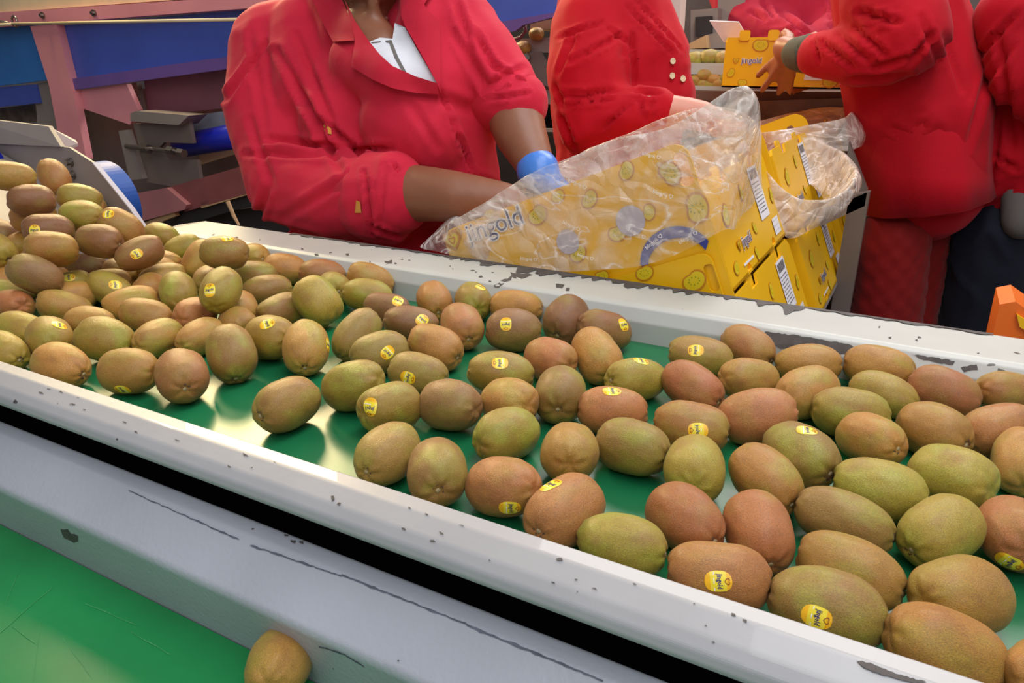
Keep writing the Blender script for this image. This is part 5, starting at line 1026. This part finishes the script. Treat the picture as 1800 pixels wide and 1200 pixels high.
drape('lapel', [(706, -14), (735, -10), (752, 18), (773, 36), (774, 100), (775, 164), (768, 146), (752, 116), (732, 80), (712, 46), (702, 20)], B1, REDL, ct, 0.014, 0.005, 12, smooth_it=6)
drape('collar', [(735, -22), (770, -30), (752, -2), (744, 10), (736, 6)], B1, REDL, ct, 0.014, 0.005, 10, smooth_it=6)
STAIN = mat('yellow_paint_stain', (214, 150, 60), 0.7, var=0.1)
drape('stain', [(568, 220), (574, 219), (582, 226), (583, 236), (577, 235), (570, 230)], [bvh_of(ct)], STAIN, ct, 0.002, 0.0005, 6)
drape('stain', [(626, 352), (633, 355), (635, 374), (624, 374)], [bvh_of(ct), bvh_of(cf)], STAIN, ct, 0.003, 0.0005, 6)
gl = [(lw.lerp(P(915, 235, 1.17), 0.10), lw, 0.037, 0.036)]+[(c[0], c[1], c[2]+0.0016, c[3]+0.0016, *(c[4:])) for c in auto_hand(lw, (0.45, 0.15, -0.6), (0.3, -0.2, -1), curl=0.6, side=1)]
blob('glove', gl, 0.006, GLOVE, w1, 3, wr([], 0.003, 30, 4.0, 0.002))
shoes(w1, [(hip.x-.10, 1.27, 0), (hip.x+.10, 1.27, 0)], (0, -1, 0))
blob('trousers', [(hip+V_(-.09, 0, 0), V_(hip.x-.10, 1.27, .47), 0.11, 0.08), (V_(hip.x-.10, 1.27, .47), V_(hip.x-.10, 1.28, .11), 0.08, 0.065), (hip+V_(.09, 0, 0), V_(hip.x+.10, 1.27, .47), 0.11, 0.08), (V_(hip.x+.10, 1.27, .47), V_(hip.x+.10, 1.28, .11), 0.08, 0.065)], 0.014, NAVY, w1, 4)
# ---- second woman, in profile at the centre
w2 = empty('person', 'worker in a bright red coat seen side-on, bending over a carton at centre', 'person')
HC = P(1120, -110, 1.74); hcaps, g = head_caps(HC, 1.05, (0.85, -0.25, -0.5)); Y2 = 1.75
hip = Vector((P(1060, 380, 1.78).x, 1.78, 0.86)); sh = P(1040, 45, 1.66); sh2 = P(1090, 40, 1.86); el = P(1040, 210, 1.58); wr_ = P(1232, 200, 1.60)
leg = lambda hip, dx, dy: [(hip+V_(dx, dy, 0), V_(hip.x+dx, hip.y+dy, .47), 0.075, 0.055), (V_(hip.x+dx, hip.y+dy, .47), V_(hip.x+dx, hip.y+dy, .09), 0.052, 0.036)]
body = hcaps+[(P(1105, -50, Y2), P(1085, 10, Y2), 0.055, 0.065), (P(1085, 40, Y2), P(1085, 230, Y2), 0.10, 0.13), (P(1085, 230, Y2), hip, 0.13, 0.14), (P(1085, 20, Y2), sh, 0.06, 0.06), (P(1085, 20, Y2), sh2, 0.06, 0.06),
  (sh, el, 0.05, 0.048), (el, P(1150, 195, 1.58), 0.046, 0.042), (P(1150, 195, 1.58), wr_, 0.040, 0.029), (sh2, P(1150, 190, 1.88), 0.05, 0.045), (P(1150, 190, 1.88), P(1240, 210, 1.80), 0.042, 0.03)]+leg(hip, 0, -.1)+leg(hip, 0, .1)
body += auto_hand(wr_, (0.9, 0.1, -0.35), (0, 0, -1), side=-1)+auto_hand(P(1240, 210, 1.80), (0.9, -0.1, -0.35), (0, 0, -1), side=1)
b2 = blob('body', body, 0.009, SKIN2, w2, 4); face(w2, g, 1.05)
coat = [(P(1075, 20, Y2), P(1085, 110, Y2), 0.12, 0.15, dict(wide=1.15, axis=(1, 0, 0))), (P(1085, 110, Y2), P(1085, 240, Y2), 0.15, 0.145, dict(wide=1.1, axis=(1, 0, 0))), (P(1085, 240, Y2), V_(P(1075, 300, Y2).x, Y2, 0.66), 0.145, 0.165), (P(1140, 110, 1.74), P(1155, 180, 1.74), 0.085, 0.09), (P(1095, 30, 1.74), P(1150, 120, 1.74), 0.08, 0.085),
  (P(1080, 10, Y2), sh, 0.08, 0.09), (P(1080, 10, Y2), sh2, 0.08, 0.09), (sh, P(1032, 130, 1.6), 0.092, 0.092), (P(1032, 130, 1.6), el, 0.092, 0.082), (P(1045, 212, 1.58), P(1110, 205, 1.575), 0.080, 0.062), (P(1110, 205, 1.575), P(1152, 193, 1.58), 0.062, 0.050), (sh2, P(1150, 190, 1.88), 0.08, 0.06)]
f2 = [(985, 65, 1060, 40, 5, .010), (1000, 110, 1095, 60, 6, .008), (980, 130, 1010, 60, 6, .008), (985, 170, 1085, 160, 6, .010), (1000, 180, 1075, 175, 5, .008), (1060, 225, 1120, 170, 5, .008), (1110, 60, 1115, 150, 6, .012), (1115, 160, 1160, 165, 5, .010), (1120, 170, 1135, 210, 4, .007), (1140, 165, 1150, 205, 3, .007), (985, 205, 1010, 260, 6, .010), (1100, 10, 1185, 95, 4, .010), (1110, -10, 1200, 90, 3, .008), (1120, 245, 1010, 275, 6, .008), (1070, 50, 1110, 80, 5, .006), (975, 150, 990, 190, 5, .008), (1090, 95, 1110, 100, 4, .006)]
c2 = blob('coat', coat, 0.009, RED2, w2, 5, wr(f2, 0.003, 9.0, 11.0, 0.006))
for px, py in ((1183, 107), (1182, 133), (1201, 138)):
    drape('button', [(px+5*math.cos(k*0.785), py+6*math.sin(k*0.785)) for k in range(8)], [bvh_of(c2)], CREAMP, c2, 0.004, 0.003, 20)
blob('trousers', [(a, b, ra+0.015, rb+0.018) for a, b, ra, rb in leg(hip, 0, -.1)+leg(hip, 0, .1)], 0.016, NAVY, w2, 3); shoes(w2, [(hip.x, hip.y-.1, 0), (hip.x, hip.y+.1, 0)], (1, 0, 0))
# ---- third worker, bending to the left with a carton
w3 = empty('person', 'worker in long bright red coat and dark red quilted trousers, holding a carton', 'person')
Y3 = 1.97; HC = P(1530, -130, 1.9); hcaps, g = head_caps(HC, 1.05, (-0.85, -0.2, -0.45)); hip = Vector((P(1600, 350, 1.99).x, 1.99, 0.90)); sh = P(1562, -5, 1.82); el = P(1590, 85, 1.76); wr_ = P(1408, 92, 1.86); sh2 = P(1560, -20, 2.12)
tc_ = [(V_(P(1590, 340, Y3).x, Y3-0.05, .84), V_(P(1578, 480, Y3).x, Y3-.07, 0.50), 0.078, 0.085), (V_(P(1578, 480, Y3).x, Y3-.07, 0.50), V_(P(1568, 560, Y3).x, Y3-.08, 0.12), 0.085, 0.085), (V_(P(1610, 340, Y3).x, Y3+0.08, .86), V_(P(1600, 480, Y3).x, Y3+.08, 0.5), 0.095, 0.085), (V_(P(1600, 480, Y3).x, Y3+.08, 0.5), V_(P(1592, 560, Y3).x, Y3+.08, 0.12), 0.085, 0.08)]
body = hcaps+[(P(1540, -90, 1.95), P(1560, -40, 1.95), 0.055, 0.065), (P(1565, -20, Y3), P(1600, 180, Y3), 0.11, 0.12), (P(1600, 180, Y3), hip, 0.10, 0.09), (P(1560, -20, Y3), sh, 0.06, 0.06), (P(1560, -20, Y3), sh2, 0.06, 0.06),
  (sh, el, 0.05, 0.045), (el, P(1450, 95, 1.82), 0.044, 0.034), (P(1450, 95, 1.82), wr_, 0.034, 0.027), (sh2, P(1530, 90, 2.2), 0.05, 0.045), (P(1530, 90, 2.2), P(1490, 110, 2.2), 0.04, 0.03)]+[(a, b, ra-.022, rb-.022) for a, b, ra, rb in tc_]
yh = 1.965
ch = [[P(1388, 66, 1.92), P(1380, 58, 1.95), P(1374, 66, 1.975)], [P(1370, 100, 1.91), P(1350, 116, 1.96), P(1332, 133, 1.985)], [P(1375, 108, 1.90), P(1358, 134, 1.955), P(1340, 158, 1.985)], [P(1384, 113, 1.90), P(1376, 140, 1.955), P(1369, 163, 1.985)], [P(1396, 114, 1.90), P(1391, 142, 1.955), P(1388, 163, 1.985)]]
body += fingers(wr_, P(1384, 90, 1.90), ch, 0.0098)+auto_hand(P(1490, 110, 2.2), (-0.6, -0.1, -0.2), (0, -1, -0.2), side=1)
b3 = blob('body', body, 0.0065, SKIN3, w3, 3); face(w3, g, 1.05)
blob('knit_cuff', [(P(1404, 94, 1.865), P(1422, 95, 1.85), 0.038, 0.043)], 0.006, GKNIT, w3, 3, wr([(1400, 70, 1405, 125, 3, .004)], 0.003, 20, 2, 0.003))
coat = [(P(1565, -40, Y3), P(1590, 90, Y3), 0.125, 0.14, dict(wide=1.0, axis=(1, 0, 0))), (P(1590, 90, Y3), P(1612, 200, Y3), 0.14, 0.15), (P(1612, 200, Y3), P(1628, 330, Y3), 0.15, 0.125, dict(wide=1.02, axis=(1, 0, 0))),
  (P(1560, -30, Y3), sh, 0.08, 0.095), (P(1560, -30, Y3), sh2, 0.08, 0.09), (sh, P(1592, 60, 1.78), 0.098, 0.086), (P(1592, 66, 1.77), P(1520, 100, 1.78), 0.080, 0.062), (P(1520, 98, 1.78), P(1440, 96, 1.83), 0.062, 0.049), (sh2, P(1530, 90, 2.2), 0.08, 0.06)]
f3 = [(1430, 60, 1440, 110, 4, .006), (1445, 75, 1500, 118, 7, .009), (1475, 60, 1530, 110, 7, .009), (1505, 50, 1560, 100, 7, .009), (1510, 22, 1580, 40, 8, .012), (1530, 120, 1600, 100, 6, .010), (1600, 110, 1640, 60, 7, .012), (1490, 140, 1600, 130, 7, .010), (1620, 30, 1650, 110, 8, .008), (1660, 60, 1690, 160, 7, .006), (1650, 230, 1600, 330, 12, .006), (1560, 220, 1620, 260, 9, .005), (1740, 120, 1700, 260, 9, .006), (1610, 140, 1640, 350, 3, .004)]
coat_o = blob('coat', coat, 0.0085, RED2, w3, 5, wr(f3, 0.0025, 7.0, 21.0, 0.005))
# open coat skirt: flat hem below the hips
bm = bmesh.new(); n = 40; rings = []
for zi, (py, rx, ry) in enumerate([(170, .136, .158), (230, .139, .166), (295, .137, .172), (358, .132, .176)]):
    c = P([1608, 1616, 1624, 1630][zi], py, Y3+0.02); rg = []
    for k in range(n):
        t = 6.2832*k/n; w_ = 1+0.03*math.sin(t*5+zi*0.3)*zi/3+0.02*math.sin(t*11)*zi/3
        rg.append(bm.verts.new(c+V_(math.cos(t)*rx*w_, math.sin(t)*ry*w_, (0.028*math.cos(t) if zi == 3 else 0))))
    rings.append(rg)
for A, B in zip(rings, rings[1:]):
    for k in range(n): bm.faces.new((A[k], A[(k+1) % n], B[(k+1) % n], B[k]))
sk = obj('coat_skirt', bm, RED2, w3, smooth=True); sd = sk.modifiers.new('s', 'SOLIDIFY'); sd.thickness = 0.003
def quilt(c): return 0.004*(abs(math.sin((c.x+c.z)*70))**0.5*abs(math.sin((c.x-c.z+c.y)*70))**0.5-0.5)+0.004*noise.noise(c*6)
blob('quilted_trousers', tc_, 0.008, QUILT, w3, 3, quilt); shoes(w3, [(hip.x, hip.y-.1, 0), (hip.x, hip.y+.1, 0)], (-1, 0, 0))
# ---- fourth worker, right edge
w4 = empty('person', 'worker in red coat and navy trousers cut off by the right edge of the picture', 'person')
Y4 = 2.10; X4 = P(1835, 100, Y4).x; HC = V_(X4, Y4, 1.60); hcaps, g = head_caps(HC, 1.05, (0.5, 0.8, -0.3)); hip = V_(P(1800, 330, Y4).x, Y4, .92)
hR = P(1850, 200, 1.92)
t4_ = [(V_(P(1765, 340, Y4).x, Y4-.02, .85), V_(P(1755, 470, Y4).x, Y4-.02, .50), .105, .09), (V_(P(1755, 470, Y4).x, Y4-.02, .50), V_(P(1750, 560, Y4).x, Y4, .10), .09, .08), (V_(hip.x+.06, Y4+.1, .85), V_(hip.x+.08, Y4+.1, .12), .1, .08)]
body = hcaps+[(V_(X4, Y4, 1.50), V_(X4, Y4, 1.42), .055, .065), (V_(X4, Y4, 1.38), V_(X4, Y4, 1.0), .11, .12), (V_(X4, Y4, 1.0), hip, .10, .09), (V_(X4, Y4, 1.38), P(1775, 20, 1.95), .06, .055), (P(1775, 20, 1.95), P(1790, 120, 1.92), .05, .045), (P(1790, 120, 1.92), hR, .04, .028)]+[(a, b, ra-.022, rb-.022) for a, b, ra, rb in t4_]+auto_hand(hR, (1, 0, -.2), (0, 0, -1))
blob('body', body, 0.009, SKIN3, w4, 4); face(w4, g, 1.05)
coat = [(V_(X4, Y4, 1.38), P(1835, 120, Y4), .13, .15, dict(wide=1.1, axis=(1, 0, 0))), (P(1835, 120, Y4), P(1815, 270, Y4), .15, .16, dict(wide=1.05, axis=(1, 0, 0))), (P(1815, 10, 2.0), P(1790, 30, 1.95), .08, .085), (P(1790, 30, 1.95), P(1800, 130, 1.92), .080, .068), (P(1800, 130, 1.92), P(1845, 190, 1.92), .066, .05), (P(1740, 100, 2.1), P(1745, 260, 2.1), .03, .04), (P(1790, 250, 2.1), P(1752, 350, 2.06), .06, .05), (P(1752, 330, 2.06), P(1720, 410, 2.04), .055, .030), (P(1800, 280, 2.14), P(1830, 420, 2.1), .10, .07)]
f4 = [(1720, 100, 1790, 20, 7, .010), (1730, 150, 1780, 80, 8, .008), (1755, 60, 1780, 260, 9, .008), (1745, 270, 1790, 300, 6, .008), (1760, 190, 1740, 330, 8, .008), (1700, 400, 1780, 330, 6, .005)]
blob('coat', coat, 0.009, RED2, w4, 5, wr(f4, 0.003, 7.0, 31.0, 0.006))
blob('trousers', t4_, 0.010, NAVY, w4, 4, wr([], 0.004, 14, 3, 0.012))
blob('grey_apron', [(P(1790, 320, 2.0), P(1795, 390, 1.99), .035, .04)], 0.010, GRY, w4, 3); shoes(w4, [(hip.x-.03, Y4-.05, 0), (hip.x+.06, Y4+.1, 0)], (0.3, 1, 0))
# ---- fifth worker behind the held carton
w5 = empty('person', 'worker in a faded pinkish-red coat behind the held carton, arms folded down in front', 'person')
Y5 = 2.65; c5 = P(1392, 20, Y5); HC = V_(c5.x, Y5, 1.68); hcaps, g = head_caps(HC, 1.05, (-0.1, -0.85, -0.4)); hip = V_(c5.x, Y5+.02, .92)
wr5 = P(1425, 74, 2.42); wr5b = P(1380, 74, 2.42)
body = hcaps+[(V_(c5.x, Y5, 1.58), V_(c5.x, Y5, 1.50), .055, .065), (V_(c5.x, Y5, 1.45), V_(c5.x, Y5, 1.1), .12, .12, dict(wide=1.3, axis=(1, 0, 0))), (V_(c5.x, Y5, 1.1), hip, .12, .13), (V_(c5.x-.2, Y5, 1.45), P(1328, 60, 2.55), .05, .045), (P(1328, 60, 2.55), wr5b, .042, .028), (V_(c5.x+.2, Y5, 1.45), P(1475, 60, 2.55), .05, .045), (P(1475, 60, 2.55), wr5, .042, .028), (V_(c5.x-.2, Y5, 1.45), V_(c5.x+.2, Y5, 1.45), .06, .06)]+leg(hip, -.09, 0)+leg(hip, .09, 0)+auto_hand(wr5, (-0.6, -.3, -.5), (0, 0, -1))+auto_hand(wr5b, (0.5, -.3, -.6), (0, 0, -1), side=-1)
blob('body', body, 0.010, SKIN2, w5, 4); face(w5, g, 1.05)
coat = [(V_(c5.x, Y5, 1.44), V_(c5.x, Y5, 1.25), .13, .145, dict(wide=1.3, axis=(1, 0, 0))), (V_(c5.x, Y5, 1.25), V_(c5.x, Y5, .75), .145, .16, dict(wide=1.2, axis=(1, 0, 0))), (V_(c5.x-.19, Y5, 1.44), P(1322, 45, 2.54), .085, .075), (P(1322, 45, 2.54), P(1400, 72, 2.44), .070, .05), (V_(c5.x+.19, Y5, 1.44), P(1480, 50, 2.56), .085, .075), (P(1480, 50, 2.56), P(1435, 75, 2.46), .07, .05)]
blob('coat', coat, 0.010, RED3, w5, 5, wr([(1360, 30, 1340, 5, 5, .014), (1365, 20, 1420, 60, 5, .016), (1458, -10, 1462, 60, 3, .010), (1320, 20, 1345, 35, 5, .012), (1340, 60, 1400, 55, 5, .008)], 0.003, 8, 41.0, 0.006))
blob('trousers', [(a, b, ra+.015, rb+.018) for a, b, ra, rb in leg(hip, -.09, 0)+leg(hip, .09, 0)], 0.018, NAVY, w5, 3); shoes(w5, [(hip.x-.09, Y5, 0), (hip.x+.09, Y5, 0)], (0, -1, 0))
# ---- sixth worker, far back
w6 = empty('person', 'worker in red far behind, only the coat seen above the white counter at upper right', 'person')
Y6 = 3.2; c6 = P(1700, -40, Y6); HC = V_(c6.x, Y6, c6.z+.25); hcaps, g = head_caps(HC, 1.0, (-0.2, -0.9, -0.4)); hip = V_(c6.x, Y6, .92)
body = hcaps+[(V_(c6.x, Y6, c6.z+.15), V_(c6.x, Y6, c6.z+.05), .055, .065), (V_(c6.x, Y6, c6.z), hip, .11, .12), (V_(c6.x, Y6, c6.z), V_(c6.x-.2, Y6, c6.z-.05), .06, .05), (V_(c6.x-.2, Y6, c6.z-.05), V_(c6.x-.22, Y6-.05, c6.z-.3), .05, .04), (V_(c6.x-.22, Y6-.05, c6.z-.3), V_(c6.x-.1, Y6-.2, c6.z-.32), .04, .028), (V_(c6.x, Y6, c6.z), V_(c6.x+.2, Y6, c6.z-.05), .06, .05), (V_(c6.x+.2, Y6, c6.z-.05), V_(c6.x+.22, Y6-.05, c6.z-.3), .05, .04), (V_(c6.x+.22, Y6-.05, c6.z-.3), V_(c6.x+.1, Y6-.2, c6.z-.32), .04, .028)]+leg(hip, -.09, 0)+leg(hip, .09, 0)+auto_hand(V_(c6.x-.1, Y6-.2, c6.z-.32), (.6, -.3, -.2), (0, 0, -1))+auto_hand(V_(c6.x+.1, Y6-.2, c6.z-.32), (-.6, -.3, -.2), (0, 0, -1), side=-1)
blob('body', body, 0.012, SKIN2, w6, 4); face(w6, g, 1.0)
blob('coat', [(V_(c6.x, Y6, c6.z), V_(c6.x, Y6, .75), .14, .17, dict(wide=1.25, axis=(1, 0, 0))), (V_(c6.x-.17, Y6, c6.z-.02), V_(c6.x-.22, Y6-.03, c6.z-.28), .08, .065), (V_(c6.x+.17, Y6, c6.z-.02), V_(c6.x+.22, Y6-.03, c6.z-.28), .08, .065), (V_(c6.x-.22, Y6-.03, c6.z-.28), V_(c6.x-.13, Y6-.17, c6.z-.31), .06, .045), (V_(c6.x+.22, Y6-.03, c6.z-.28), V_(c6.x+.13, Y6-.17, c6.z-.31), .06, .045)], 0.012, RED1, w6, 4, wr([], 0.004, 8, 51, .008))
blob('trousers', [(a, b, ra+.015, rb+.018) for a, b, ra, rb in leg(hip, -.09, 0)+leg(hip, .09, 0)], 0.02, NAVY, w6, 3); shoes(w6, [(hip.x-.09, Y6, 0), (hip.x+.09, Y6, 0)], (0, -1, 0))
